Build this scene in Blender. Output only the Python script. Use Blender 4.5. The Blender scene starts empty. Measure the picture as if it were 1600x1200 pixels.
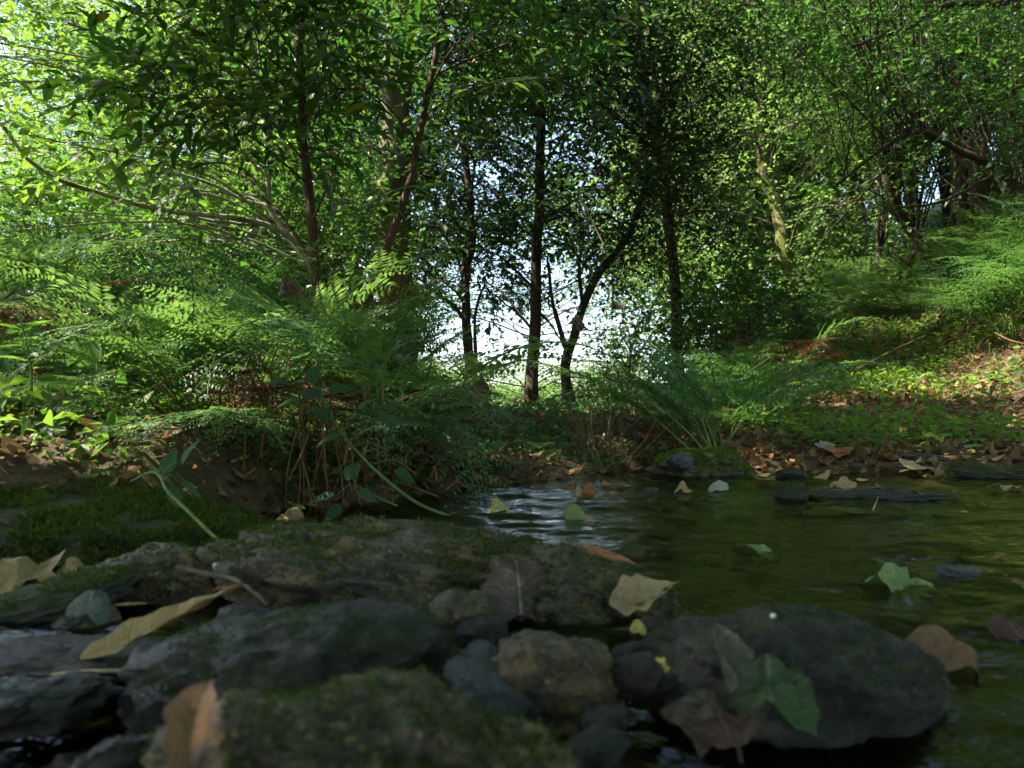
import bpy, math
import numpy as np
from mathutils import Vector, Matrix

# ------------------------------------------------------------------ camera, sky, sun, exposure
SC = bpy.context.scene
COL = SC.collection
CAM_Z, F_PX, HOR = 0.1935, 1209.0, 650.0
cam_d = bpy.data.cameras.new('camera')
cam = bpy.data.objects.new('camera', cam_d)
COL.objects.link(cam)
cam.location = (0, 0, CAM_Z)
cam.rotation_euler = (math.radians(90), 0, 0)
cam_d.sensor_width = 36
cam_d.lens = 36 * F_PX / 1600
cam_d.shift_y = (HOR - 600) / 1600
cam_d.clip_start = 0.02
cam_d.clip_end = 3000
cam_d.dof.use_dof = True
cam_d.dof.focus_distance = 2.9
cam_d.dof.aperture_fstop = 9.0
SC.camera = cam

TO_SUN = Vector((-0.63, -0.08, 0.77)).normalized()
w = bpy.data.worlds.new('World')
SC.world = w
w.use_nodes = True
nt = w.node_tree
bg = nt.nodes['Background']
sky = nt.nodes.new('ShaderNodeTexSky')
sky.sky_type = 'NISHITA'
sky.sun_disc = False
sky.sun_elevation = math.asin(TO_SUN.z)
sky.sun_rotation = math.atan2(TO_SUN.x, TO_SUN.y)
sky.air_density = 1.0
sky.dust_density = 2.0
nt.links.new(sky.outputs[0], bg.inputs[0])
bg.inputs[1].default_value = 0.135
sd = bpy.data.lights.new('sun', 'SUN')
sd.energy = 5.0
sd.angle = math.radians(0.5)
sd.color = (1.0, 0.93, 0.80)
so = bpy.data.objects.new('sun', sd)
COL.objects.link(so)
so.location = (0, 0, 30)
so.rotation_euler = TO_SUN.to_track_quat('Z', 'Y').to_euler()
vs = SC.view_settings
vs.view_transform = 'Standard'
vs.look = 'None'
vs.gamma = 1.0
vs.use_curve_mapping = False
vs.exposure = 2.2
cy = SC.cycles
cy.max_bounces = 8
cy.diffuse_bounces = 4
cy.glossy_bounces = 3
cy.transmission_bounces = 5
cy.transparent_max_bounces = 8
cy.caustics_reflective = False
cy.caustics_refractive = False
cy.sample_clamp_indirect = 6.0
cy.use_denoising = True
cy.use_adaptive_sampling = True
cy.adaptive_threshold = 0.02

# ------------------------------------------------------------------ helpers
rng = np.random.default_rng(7)


def sstep(a, b, x):
    t = np.clip((np.asarray(x, float) - a) / (b - a), 0, 1)
    return t * t * (3 - 2 * t)


def _hash(i, j, k):
    n = (i * 374761393 + j * 668265263 + k * 2147483647 * 3 + 1013904223) & 0xFFFFFFFF
    n = ((n ^ (n >> 13)) * 1274126177) & 0xFFFFFFFF
    n = (n ^ (n >> 16)) & 0xFFFFFFFF
    return n / 4294967295.0


def noise3(p):
    p = np.asarray(p, float)
    i = np.floor(p).astype(np.int64)
    f = p - i
    u = f * f * (3 - 2 * f)
    r = 0
    for a in (0, 1):
        for b in (0, 1):
            for c in (0, 1):
                wt = (u[:, 0] if a else 1 - u[:, 0]) * (u[:, 1] if b else 1 - u[:, 1]) * (u[:, 2] if c else 1 - u[:, 2])
                r = r + wt * _hash(i[:, 0] + a, i[:, 1] + b, i[:, 2] + c)
    return r * 2 - 1


def fbm(p, oct=4, gain=0.5):
    p = np.asarray(p, float)
    s, a = 0, 1.0
    for o in range(oct):
        s = s + a * noise3(p * (2.03 ** o) + 17.3 * o)
        a *= gain
    return s


def unit(v):
    v = np.asarray(v, float)
    return v / np.maximum(np.linalg.norm(v, axis=-1, keepdims=True), 1e-9)


BX = np.array([-60, -3, -1.5, -1.05, -.8, -.55, -.32, -.09, .21, .556, .87, 1.27, 1.65, 4, 60])
BY = np.array([.5, .8, 1.08, 1.22, 1.34, 1.80, 1.92, 2.24, 2.5, 2.69, 2.63, 2.55, 2.5, 2.3, 2.3])
_k = np.where(BY < 2.6, 233.9 / (362.7 / BY - 50) / BY, 1)
BX, BY = BX * _k, BY * _k


def ground(x, y):
    x = np.asarray(x, float)
    y = np.asarray(y, float)
    s = y - np.interp(x, BX, BY)
    yy = np.maximum(y, 1.0)
    r = x / yy
    wl = 1 - sstep(-0.25, -0.03, r)
    wr = sstep(0.13, 0.42, r)
    wc = np.clip(1 - wl - wr, 0, 1)
    z = -0.055 + 0.095 * sstep(-0.18, 0.25, s)
    z = z + .035 * sstep(-.12, -.25, x) * sstep(.85, .68, y)
    sc = np.clip(s, 0, None)
    z = z + wl * (0.10 * sstep(0, .6, s) + 0.075 * np.minimum(sc, 7) - .25 * np.clip(s - 12, 0, 20))
    z = z + wc * (0.05 * sstep(.1, .8, s) - 0.30 * np.clip(s - 5, 0, 22))
    z = z + wr * (.03 * np.minimum(sc, 7) + .021 * np.minimum(sc, 7) ** 2 + .25 * np.clip(s - 7, 0, 45))
    z = z + .0414 * (wl + wr) * np.clip(y - 2.6, 0, 25) + .0414 * wc * np.clip(y - 2.6, 0, 6)
    h = np.minimum(x - (0.5 * yy + 0.1), 9)
    z = z + 0.85 * np.where(h > 0, h * h / (h + .25), 0) * sstep(3.0, 5.5, y) * (1 / (1 + np.clip(h, 0, 99) / 25))
    z = z - 0.045 * 0.45 * sstep(0.70, 0.42, y) * sstep(.3, -.1, s)
    n = fbm(np.stack([np.ravel(x) * 1.3, np.ravel(y) * 1.3, np.zeros(x.size)], 1), 3).reshape(x.shape)
    n2 = fbm(np.stack([np.ravel(x) * 9, np.ravel(y) * 9, np.zeros(x.size) + 5], 1), 3).reshape(x.shape)
    return z + n * 0.05 * sstep(0, 1.2, s) + n2 * (0.012 + 0.012 * sstep(-.1, .4, s))


def gz(x, y):
    return float(ground(np.array([x]), np.array([y]))[0])


def D(Y):
    """distances were first measured from a higher eye: bring the near ones closer"""
    return Y if Y > 2.6 else 233.9 / (362.7 / Y - 50)


def near_scale(Y):
    return min(1.0, (233.9 + 50 * Y) / 362.7)


def W(px, py, Y):
    Y = D(Y)
    return np.array([(px - 800) / F_PX * Y, Y, CAM_Z - (py - HOR) / F_PX * Y])


def G(px, Y):
    Y = D(Y)
    x = (px - 800) / F_PX * Y
    return np.array([x, Y, gz(x, Y)])


def mesh_np(name, V, faces, mats=None, smooth=False, mi=None):
    """faces: one (n,k) array or a list of arrays; ONE mesh datablock"""
    if not isinstance(faces, list):
        faces = [faces]
    me = bpy.data.meshes.new(name)
    V = np.asarray(V, np.float32)
    me.vertices.add(len(V))
    me.vertices.foreach_set('co', V.ravel())
    tot = sum(f.size for f in faces)
    nf = sum(len(f) for f in faces)
    me.loops.add(tot)
    me.polygons.add(nf)
    me.loops.foreach_set('vertex_index', np.concatenate([f.ravel() for f in faces]).astype(np.int32))
    sizes = np.concatenate([np.full(len(f), f.shape[1]) for f in faces])
    me.polygons.foreach_set('loop_start', np.concatenate([[0], np.cumsum(sizes)[:-1]]).astype(np.int32))
    me.polygons.foreach_set('loop_total', sizes.astype(np.int32))
    if smooth:
        me.polygons.foreach_set('use_smooth', np.ones(nf, bool))
    for m in (mats or []):
        me.materials.append(m)
    if mi is not None:
        me.polygons.foreach_set('material_index', np.asarray(mi, np.int32))
    me.update(calc_edges=True)
    return me


def link(name, data, parent=None, mat=None, loc=None):
    o = bpy.data.objects.new(name, data)
    COL.objects.link(o)
    if parent is not None:
        o.parent = parent
    if loc is not None:
        o.location = loc
    return o


def tag(o, label=None, cat=None, group=None, kind=None):
    if label:
        o['label'] = label
    if cat:
        o['category'] = cat
    if group:
        o['group'] = group
    if kind:
        o['kind'] = kind
    return o


def thing(name, label, cat, loc=(0, 0, 0), group=None):
    o = bpy.data.objects.new(name, None)
    COL.objects.link(o)
    o.location = loc
    o.empty_display_size = .1
    return tag(o, label, cat, group)


class MB:
    """collects verts and faces in world space; build() makes ONE object relative to origin"""

    def __init__(s):
        s.V, s.F, s.n = [], {}, 0

    def add(s, V, F):
        V = np.asarray(V, float)
        for f in (F if isinstance(F, list) else [F]):
            s.F.setdefault(f.shape[1], []).append(f + s.n)
        s.V.append(V)
        s.n += len(V)

    def build(s, name, mat, parent=None, origin=(0, 0, 0), smooth=False):
        if not s.V:
            return None
        me = mesh_np(name, np.concatenate(s.V) - np.asarray(origin), [np.concatenate(f) for f in s.F.values()], [mat], smooth)
        return link(name, me, parent)


def spline(P, n):
    P = np.asarray(P, float)
    if len(P) == 2:
        t = np.linspace(0, 1, n)[:, None]
        return P[0] * (1 - t) + P[1] * t
    Q = np.vstack([2 * P[0] - P[1], P, 2 * P[-1] - P[-2]])
    u = np.linspace(0, len(P) - 1 - 1e-6, n)
    i = u.astype(int)
    t = (u - i)[:, None]
    a, b, c, d = Q[i], Q[i + 1], Q[i + 2], Q[i + 3]
    return .5 * (2 * b + (c - a) * t + (2 * a - 5 * b + 4 * c - d) * t ** 2 + (3 * b - a - 3 * c + d) * t ** 3)


def tube(P, R, sides=8, bump=0.0, cap=True):
    P = np.asarray(P, float)
    n = len(P)
    R = np.broadcast_to(np.asarray(R, float), (n,))
    T = unit(np.gradient(P, axis=0))
    ref = np.array([0, 0, 1.0]) if abs(T[:, 2]).mean() < .8 else np.array([0, 1.0, 0.1])
    A = unit(np.cross(T, ref))
    B = np.cross(T, A)
    th = np.arange(sides) / sides * 2 * np.pi
    rr = R[:, None] * np.ones(sides)
    if bump:
        q = np.stack([np.repeat(np.arange(n) * .35, sides), np.tile(np.cos(th) * 1.3, n) + P[0, 0] * 7, np.tile(np.sin(th) * 1.3, n)], 1)
        rr = rr * (1 + bump * fbm(q, 3).reshape(n, sides))
    V = P[:, None] + (A[:, None] * np.cos(th)[None, :, None] + B[:, None] * np.sin(th)[None, :, None]) * rr[..., None]
    i = np.arange(n - 1)[:, None] * sides
    j = np.arange(sides)[None]
    k = (j + 1) % sides
    F = np.stack([i + j, i + k, i + sides + k, i + sides + j], -1).reshape(-1, 4)
    V = V.reshape(-1, 3)
    if cap:
        V = np.vstack([V, P[-1] + T[-1] * R[-1] * .5])
        e = (n - 1) * sides
        F2 = np.stack([e + np.arange(sides), e + (np.arange(sides) + 1) % sides, np.full(sides, n * sides)], -1)
        return V, [F, F2]
    return V, [F]


# leaf templates: y along the leaf (0..1), x across, z = face normal
def ovate(wid=.5, fold=.10, droop=.12, k=5, peak=.45, wave=0.0):
    ts = np.linspace(0, 1, k)
    ww = np.sin(np.pi * ts ** (np.log(.5) / np.log(peak))) ** .9 * wid / 2
    mid = np.stack([0 * ts, ts, -droop * ts ** 2], 1)
    L = mid + np.stack([-ww, 0 * ts + .0, ww * fold * 4 + wave * np.sin(ts * 17)], 1)
    Rr = mid + np.stack([ww, 0 * ts, ww * fold * 4 + wave * np.cos(ts * 15)], 1)
    V = np.vstack([mid, L[1:-1], Rr[1:-1]])
    l = lambda a: k + a - 1
    r = lambda a: k + (k - 2) + a - 1
    F = [(0, 1, l(1)), (0, r(1), 1)]
    for a in range(1, k - 2):
        F += [(a, a + 1, l(a + 1)), (a, l(a + 1), l(a)), (a, r(a), r(a + 1)), (a, r(a + 1), a + 1)]
    F += [(k - 2, k - 1, l(k - 2)), (k - 2, r(k - 2), k - 1)]
    return V, np.array(F)


def rhomb(wid=.5, fold=.12, droop=.1):
    return np.array([[0, 0, 0], [-wid / 2, .45, fold], [0, 1, -droop], [wid / 2, .45, fold]]), np.array([[0, 3, 2], [0, 2, 1]])


def basis(d, nrm):
    """columns x,y,z for leaf direction d and approximate normal"""
    y = unit(d)
    x = unit(np.cross(y, nrm))
    z = np.cross(x, y)
    return np.stack([x, y, z], -1)


def scatter(tpl, P, Rm, S):
    T, F = tpl
    N = len(P)
    V = np.einsum('nij,kj->nki', Rm, T) * np.asarray(S)[:, None, None] + P[:, None]
    FF = (F[None] + (np.arange(N) * len(T))[:, None, None]).reshape(-1, F.shape[1])
    return V.reshape(-1, 3), FF


def px_of(P):
    Y = np.maximum(P[:, 1], .05)
    return 800 + P[:, 0] / Y * F_PX, HOR - (P[:, 2] - CAM_Z) / Y * F_PX


def in_frame(P, m=0):
    x, y = px_of(P)
    return (P[:, 1] > .2) & (x > -m) & (x < 1600 + m) & (y > -m) & (y < 1200 + m)


# ------------------------------------------------------------------ materials
def new_mat(name):
    m = bpy.data.materials.new(name)
    m.use_nodes = True
    t = m.node_tree
    b = t.nodes['Principled BSDF']
    return m, t, b


def N(t, typ, **kw):
    n = t.nodes.new(typ)
    for k, v in kw.items():
        if k.startswith('i_'):
            n.inputs[k[2:].replace('_', ' ')].default_value = v
        elif k.startswith('n_'):
            n.inputs[int(k[2:])].default_value = v
        else:
            setattr(n, k, v)
    return n


def ramp(t, fac, stops, interp='LINEAR'):
    r = t.nodes.new('ShaderNodeValToRGB')
    r.color_ramp.interpolation = interp
    e = r.color_ramp.elements
    while len(e) < len(stops):
        e.new(.5)
    for el, (p, c) in zip(e, stops):
        el.position = p
        el.color = (*c, 1) if len(c) == 3 else c
    t.links.new(fac, r.inputs[0])
    return r.outputs[0]


def mixc(t, fac, a, b, typ='MIX'):
    m = N(t, 'ShaderNodeMix', data_type='RGBA', blend_type=typ)
    for s, v in ((0, fac), (6, a), (7, b)):
        if hasattr(v, 'links'):
            t.links.new(v, m.inputs[s])
        else:
            m.inputs[s].default_value = (*v, 1) if isinstance(v, tuple) and len(v) == 3 else v
    return m.outputs[2]


def math_n(t, op, a, b=None, c=None):
    m = N(t, 'ShaderNodeMath', operation=op)
    for s, v in enumerate((a, b, c)):
        if v is None:
            continue
        if hasattr(v, 'links'):
            t.links.new(v, m.inputs[s])
        else:
            m.inputs[s].default_value = v
    return m.outputs[0]


def noise_n(t, scale, detail=4, rough=.6, coord='Object', dist=0.0, stretch=None):
    tc = t.nodes.new('ShaderNodeTexCoord')
    src = tc.outputs['Object' if coord == 'World' else coord]
    if coord == 'World':
        src = t.nodes.new('ShaderNodeNewGeometry').outputs['Position']
    if stretch:
        mp = N(t, 'ShaderNodeMapping')
        mp.inputs['Scale'].default_value = stretch
        t.links.new(src, mp.inputs[0])
        src = mp.outputs[0]
    n = N(t, 'ShaderNodeTexNoise', i_Scale=scale, i_Detail=detail, i_Roughness=rough, i_Distortion=dist)
    t.links.new(src, n.inputs['Vector'])
    return n.outputs['Fac']


def bump(t, b, h, strength=.5, dist=.01):
    bn = N(t, 'ShaderNodeBump', i_Strength=strength, i_Distance=dist)
    t.links.new(h, bn.inputs['Height'])
    t.links.new(bn.outputs[0], b.inputs['Normal'])


def leaf_mat(name, stops, trans, rough=.42, tfac=.45, spec=.5):
    m, t, b = new_mat(name)
    g = t.nodes.new('ShaderNodeNewGeometry')
    oi = t.nodes.new('ShaderNodeObjectInfo')
    rnd = math_n(t, 'FRACT', math_n(t, 'ADD', g.outputs['Random Per Island'], oi.outputs['Random']))
    col = ramp(t, rnd, stops)
    t.links.new(col, b.inputs['Base Color'])
    b.inputs['Roughness'].default_value = rough
    b.inputs['Specular IOR Level'].default_value = spec
    tr = t.nodes.new('ShaderNodeBsdfTranslucent')
    tcol = mixc(t, .65, col, (*trans, 1))
    t.links.new(tcol, tr.inputs[0])
    mx = N(t, 'ShaderNodeMixShader')
    mx.inputs[0].default_value = tfac
    t.links.new(b.outputs[0], mx.inputs[1])
    t.links.new(tr.outputs[0], mx.inputs[2])
    t.links.new(mx.outputs[0], t.nodes['Material Output'].inputs[0])
    return m


YEL = (.34, .24, .02)
M_LEAF_SHADE = leaf_mat('shade_dark_leaf', [(0, (.010, .030, .010)), (.5, (.016, .045, .014)), (.985, (.026, .062, .016)), (.993, (.25, .12, .02))], (.10, .26, .03), .42, .24, .35)  # backlit shade of the middle crowns put into the leaf colour
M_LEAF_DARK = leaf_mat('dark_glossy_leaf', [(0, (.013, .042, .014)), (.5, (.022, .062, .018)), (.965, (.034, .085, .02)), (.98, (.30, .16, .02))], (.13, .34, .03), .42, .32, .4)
M_LEAF_FRESH = leaf_mat('fresh_green_leaf', [(0, (.026, .075, .015)), (.5, (.044, .108, .018)), (.97, (.075, .14, .025)), (.985, YEL)], (.27, .50, .03), .48, .5, .35)
M_LEAF_MID = leaf_mat('mid_green_leaf', [(0, (.016, .050, .017)), (.5, (.028, .078, .02)), (1, (.046, .105, .025))], (.15, .37, .04), .42, .42)
M_LEAF_FAR = leaf_mat('canopy_leaf', [(0, (.034, .090, .026)), (.5, (.058, .120, .030)), (1, (.090, .15, .036))], (.30, .55, .08), .45, .52)  # sunlit glow of the far crowns put into brighter leaf colours
M_LEAF_BLUE = leaf_mat('bramble_leaf', [(0, (.020, .055, .020)), (1, (.038, .085, .030))], (.18, .36, .08), .65, .3, .2)
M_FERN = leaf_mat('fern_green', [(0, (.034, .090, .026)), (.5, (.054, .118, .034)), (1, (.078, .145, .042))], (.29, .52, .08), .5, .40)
M_FERN_DARK = leaf_mat('fern_shade_green', [(0, (.022, .068, .024)), (1, (.042, .098, .030))], (.20, .42, .06), .5, .38)  # darker copy of the fern green, with shade put into its colour
M_FERN_DEAD = leaf_mat('dead_fern_brown', [(0, (.05, .024, .012)), (.5, (.10, .050, .022)), (1, (.19, .10, .045))], (.25, .09, .03), .8, .3, .1)
M_GRASS = leaf_mat('grass_blade', [(0, (.05, .10, .02)), (.6, (.09, .14, .03)), (1, (.20, .19, .07))], (.38, .5, .06), .5, .45)
M_MOSS = leaf_mat('moss_tuft', [(0, (.020, .034, .010)), (.6, (.038, .058, .013)), (1, (.085, .095, .022))], (.18, .30, .02), .9, .3, .1)
M_BRIGHT_MOSS = leaf_mat('bright_moss', [(0, (.05, .10, .010)), (1, (.09, .15, .02))], (.3, .5, .02), .9, .35, .1)
M_LITTER = leaf_mat('dry_litter_leaf', [(0, (.045, .026, .014)), (.35, (.095, .055, .028)), (.65, (.17, .11, .055)), (.9, (.29, .20, .10)), (1, (.17, .07, .022))], (.35, .18, .06), .7, .25, .2)


def dry_mat(name, a, b_, dark, vein=.28, rough=.6, trans=(.3, .18, .06), tf=.15, spots=.5):
    """a fallen leaf: blotched colour, midrib and side veins, wrinkled relief"""
    m, t, b = new_mat(name)
    tc = t.nodes.new('ShaderNodeTexCoord')
    sp = N(t, 'ShaderNodeSeparateXYZ')
    t.links.new(tc.outputs['Object'], sp.inputs[0])
    ax = math_n(t, 'ABSOLUTE', sp.outputs[0])
    n1 = noise_n(t, 9, 5, .65)
    n2 = noise_n(t, 3.2, 3, .6)
    col = mixc(t, ramp(t, n1, [(.35, (0, 0, 0)), (.65, (1, 1, 1))]), (*a, 1), (*b_, 1))
    col = mixc(t, ramp(t, n2, [(.52, (0, 0, 0)), (.70, (spots, spots, spots))]), col, (*dark, 1))
    v = math_n(t, 'SINE', math_n(t, 'MULTIPLY', math_n(t, 'SUBTRACT', sp.outputs[1], math_n(t, 'MULTIPLY', ax, .75)), 48))
    side = ramp(t, v, [(.86, (0, 0, 0)), (.99, (1, 1, 1))])
    rib = ramp(t, ax, [(.008, (1, 1, 1)), (.022, (0, 0, 0))])
    vm = math_n(t, 'MAXIMUM', side, rib)
    col = mixc(t, math_n(t, 'MULTIPLY', vm, vein), col, mixc(t, .5, (*b_, 1), (.5, .5, .3, 1)))
    t.links.new(col, b.inputs['Base Color'])
    b.inputs['Roughness'].default_value = rough
    b.inputs['Specular IOR Level'].default_value = .4
    bump(t, b, math_n(t, 'ADD', n1, math_n(t, 'MULTIPLY', vm, -.6)), .5, .02)
    tr = t.nodes.new('ShaderNodeBsdfTranslucent')
    tr.inputs[0].default_value = (*trans, 1)
    mx = N(t, 'ShaderNodeMixShader')
    mx.inputs[0].default_value = tf
    t.links.new(b.outputs[0], mx.inputs[1])
    t.links.new(tr.outputs[0], mx.inputs[2])
    t.links.new(mx.outputs[0], t.nodes['Material Output'].inputs[0])
    return m


D_TAN = dry_mat('tan_dead_leaf', (.32, .21, .085), (.42, .29, .13), (.16, .09, .035))
D_PALE = dry_mat('pale_dead_leaf', (.34, .25, .12), (.42, .32, .18), (.20, .12, .05))
D_BROWN = dry_mat('brown_dead_leaf', (.15, .075, .035), (.21, .12, .06), (.06, .03, .018))
D_DARK = dry_mat('dark_wet_leaf', (.045, .026, .017), (.07, .042, .028), (.02, .013, .01), rough=.25)
D_ORANGE = dry_mat('orange_dead_leaf', (.26, .085, .022), (.36, .15, .04), (.10, .035, .015))
D_YELLOW = dry_mat('yellow_fallen_leaf', (.40, .36, .07), (.48, .42, .12), (.20, .16, .03), spots=.6)
D_GREEN = dry_mat('green_fallen_leaf', (.14, .23, .06), (.19, .28, .095), (.18, .17, .055), trans=(.2, .3, .07), spots=.7, rough=.45)
D_WETG = dry_mat('wet_green_leaf', (.024, .055, .010), (.042, .080, .018), (.016, .026, .008), trans=(.05, .09, .02), rough=.35)
D_GREY = dry_mat('grey_wet_leaf', (.075, .095, .07), (.12, .14, .11), (.04, .045, .03), rough=.4)
D_WHITE = dry_mat('bleached_leaf', (.26, .27, .22), (.36, .37, .31), (.25, .22, .16))


def bark_mat(name, a, b_, moss=(.06, .075, .015), mossy=.0, scale=18, stretch=(1, 1, .18), wet=.8):
    m, t, b = new_mat(name)
    n1 = noise_n(t, scale, 6, .65, stretch=stretch)
    n2 = noise_n(t, 5, 4, .6)
    col = mixc(t, ramp(t, n1, [(.32, (0, 0, 0)), (.68, (1, 1, 1))]), (*a, 1), (*b_, 1))
    if mossy:
        col = mixc(t, ramp(t, n2, [(.62 - mossy * .4, (0, 0, 0)), (.75 - mossy * .3, (1, 1, 1))]), col, (*moss, 1))
    t.links.new(col, b.inputs['Base Color'])
    b.inputs['Roughness'].default_value = wet
    b.inputs['Specular IOR Level'].default_value = .25
    bump(t, b, n1, .8, .02)
    return m


B_DARK = bark_mat('dark_bark', (.028, .019, .013), (.085, .055, .036), mossy=.1)
B_RED = bark_mat('reddish_bark', (.026, .017, .011), (.11, .060, .036), scale=26)
B_MOSSY = bark_mat('mossy_bark', (.05, .042, .028), (.16, .13, .085), (.11, .115, .02), mossy=.5, scale=12)
B_PALE = bark_mat('pale_bark', (.20, .185, .14), (.45, .42, .34), (.10, .12, .03), mossy=.25, scale=30)
B_GREY = bark_mat('grey_bark', (.045, .040, .030), (.13, .115, .085), (.06, .075, .018), mossy=.35)
B_TWIG = bark_mat('twig_bark', (.06, .045, .028), (.15, .115, .075), scale=40)
B_STALK = bark_mat('dead_stalk', (.09, .045, .022), (.26, .14, .07), scale=40)
B_STRAW = bark_mat('straw_stalk', (.30, .22, .11), (.50, .40, .24), scale=40)
B_GREEN = bark_mat('green_stem', (.075, .13, .028), (.13, .20, .05), scale=30, wet=.5)
B_REDSTEM = bark_mat('red_stem', (.20, .06, .02), (.30, .12, .04), scale=30, wet=.5)


def rock_mat(name, lo, hi, spot, moss, moss_amt, rough=.7, scale=14, speck=.35):
    scale *= 3.2
    m, t, b = new_mat(name)
    n1 = noise_n(t, scale, 8, .7)
    n2 = noise_n(t, scale * 5, 4, .7)
    n3 = noise_n(t, scale * .30, 6, .7)
    n4 = noise_n(t, scale * 2.3, 5, .7)
    col = mixc(t, ramp(t, n1, [(.40, (0, 0, 0)), (.62, (1, 1, 1))]), (*lo, 1), (*hi, 1))
    col = mixc(t, ramp(t, n2, [(.56, (0, 0, 0)), (.66, (speck, speck, speck))]), col, (*spot, 1))
    col = mixc(t, ramp(t, n4, [(.30, (.6, .6, .6)), (.42, (0, 0, 0))]), col, (lo[0] * .35, lo[1] * .35, lo[2] * .35, 1))
    n5 = noise_n(t, scale * .42, 4, .7, dist=.6)
    col = mixc(t, ramp(t, n5, [(.54, (0, 0, 0)), (.64, (.75, .75, .75))]), col, (spot[0] * .62, spot[1] * .58, spot[2] * .5, 1))
    g = t.nodes.new('ShaderNodeNewGeometry')
    sp = N(t, 'ShaderNodeSeparateXYZ')
    t.links.new(g.outputs['Normal'], sp.inputs[0])
    up = math_n(t, 'MULTIPLY_ADD', sp.outputs[2], .35, -.2)
    mk = math_n(t, 'ADD', math_n(t, 'ADD', n3, up), math_n(t, 'MULTIPLY_ADD', n4, .5, -.25))
    mk = ramp(t, mk, [(max(.0, .86 - moss_amt * .5), (0, 0, 0)), (.98 - moss_amt * .45, (1, 1, 1))])
    mcol = mixc(t, n2, (moss[0] * .5, moss[1] * .5, moss[2] * .5, 1), (*moss, 1))
    col = mixc(t, mk, col, mcol)
    t.links.new(col, b.inputs['Base Color'])
    rg = mixc(t, mk, (rough, rough, rough, 1), (.95, .95, .95, 1))
    t.links.new(rg, b.inputs['Roughness'])
    b.inputs['Specular IOR Level'].default_value = .45
    bump(t, b, math_n(t, 'ADD', math_n(t, 'ADD', n1, math_n(t, 'MULTIPLY', n2, .5)), math_n(t, 'MULTIPLY', n4, .5)), 1.0, .008)
    return m


R_MOSSG = rock_mat('green_mossy_rock', (.018, .020, .017), (.055, .055, .044), (.10, .095, .07), (.040, .058, .012), 1.0, .6)
R_GRAN = rock_mat('mossy_granite', (.013, .012, .008), (.115, .094, .055), (.40, .29, .13), (.050, .066, .010), .48, .38, 17, .7)
R_WET = rock_mat('wet_slate_rock', (.005, .006, .005), (.028, .029, .023), (.12, .10, .07), (.018, .030, .008), .62, .34, 18, speck=.5)
R_GOLD = rock_mat('speckled_granite', (.028, .022, .014), (.13, .095, .05), (.36, .27, .12), (.05, .065, .018), .35, .35, 15, .7)
R_SLATE = rock_mat('blue_grey_slate', (.035, .045, .047), (.07, .083, .082), (.12, .13, .11), (.05, .07, .03), .15, .35, speck=.2)
R_RED = rock_mat('reddish_wet_stone', (.016, .009, .007), (.038, .021, .015), (.09, .06, .045), (.02, .028, .01), .4, .55)
R_PEB = rock_mat('stream_pebble', (.05, .048, .04), (.16, .14, .11), (.3, .27, .2), (.05, .07, .02), .2, .35, 30)

# ground
m, t, b = new_mat('forest_soil')
n1 = noise_n(t, 14, 8, .7, 'World')
n2 = noise_n(t, 2.1, 5, .6, 'World')
n3 = noise_n(t, 55, 4, .7, 'World')
soil = mixc(t, ramp(t, n1, [(.3, (0, 0, 0)), (.7, (1, 1, 1))]), (.045, .028, .016, 1), (.13, .085, .045, 1))
soil = mixc(t, ramp(t, n3, [(.56, (0, 0, 0)), (.7, (.5, .5, .5))]), soil, (.24, .16, .08, 1))
soil = mixc(t, ramp(t, n2, [(.50, (0, 0, 0)), (.66, (.7, .7, .7))]), soil, (.035, .055, .015, 1))
bed = mixc(t, ramp(t, n1, [(.3, (0, 0, 0)), (.7, (1, 1, 1))]), (.042, .035, .015, 1), (.160, .125, .050, 1))
bed = mixc(t, ramp(t, n2, [(.45, (0, 0, 0)), (.6, (.8, .8, .8))]), bed, (.060, .052, .018, 1))
bed = mixc(t, ramp(t, n3, [(.62, (0, 0, 0)), (.72, (.5, .5, .5))]), bed, (.20, .16, .08, 1))
g = t.nodes.new('ShaderNodeNewGeometry')
sp = N(t, 'ShaderNodeSeparateXYZ')
t.links.new(g.outputs['Position'], sp.inputs[0])
far_y = math_n(t, 'MINIMUM', math_n(t, 'MAXIMUM', math_n(t, 'MULTIPLY_ADD', sp.outputs[1], .25, -1.5), 0), 1)
soil = mixc(t, far_y, soil, mixc(t, n2, (.018, .040, .010, 1), (.035, .065, .016, 1)))
hz = math_n(t, 'MULTIPLY_ADD', sp.outputs[2], 25, .15)
t.links.new(mixc(t, math_n(t, 'MINIMUM', math_n(t, 'MAXIMUM', hz, 0), 1), bed, soil), b.inputs['Base Color'])
b.inputs['Roughness'].default_value = .85
b.inputs['Specular IOR Level'].default_value = .2
bump(t, b, math_n(t, 'ADD', n1, math_n(t, 'MULTIPLY', n3, .5)), .9, .03)
M_SOIL = m

# water: thin clear sheet, mirror by Fresnel over a tinted see-through
m, t, b = new_mat('stream_water')
t.nodes.remove(b)
n1 = noise_n(t, 26, 3, .6, 'World', stretch=(.7, 1.5, 1))
n2 = noise_n(t, 95, 2, .5, 'World', stretch=(.8, 1.3, 1))
bn = N(t, 'ShaderNodeBump', i_Strength=.5, i_Distance=.006)
t.links.new(math_n(t, 'MULTIPLY_ADD', n2, .25, n1), bn.inputs['Height'])
fr = N(t, 'ShaderNodeFresnel', i_IOR=1.36)
t.links.new(bn.outputs[0], fr.inputs['Normal'])
gl = N(t, 'ShaderNodeBsdfGlossy', i_Roughness=.012)
t.links.new(bn.outputs[0], gl.inputs['Normal'])
tp = t.nodes.new('ShaderNodeBsdfTransparent')
tp.inputs[0].default_value = (.80, .78, .60, 1)
mx = N(t, 'ShaderNodeMixShader')
t.links.new(fr.outputs[0], mx.inputs[0])
t.links.new(tp.outputs[0], mx.inputs[1])
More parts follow.
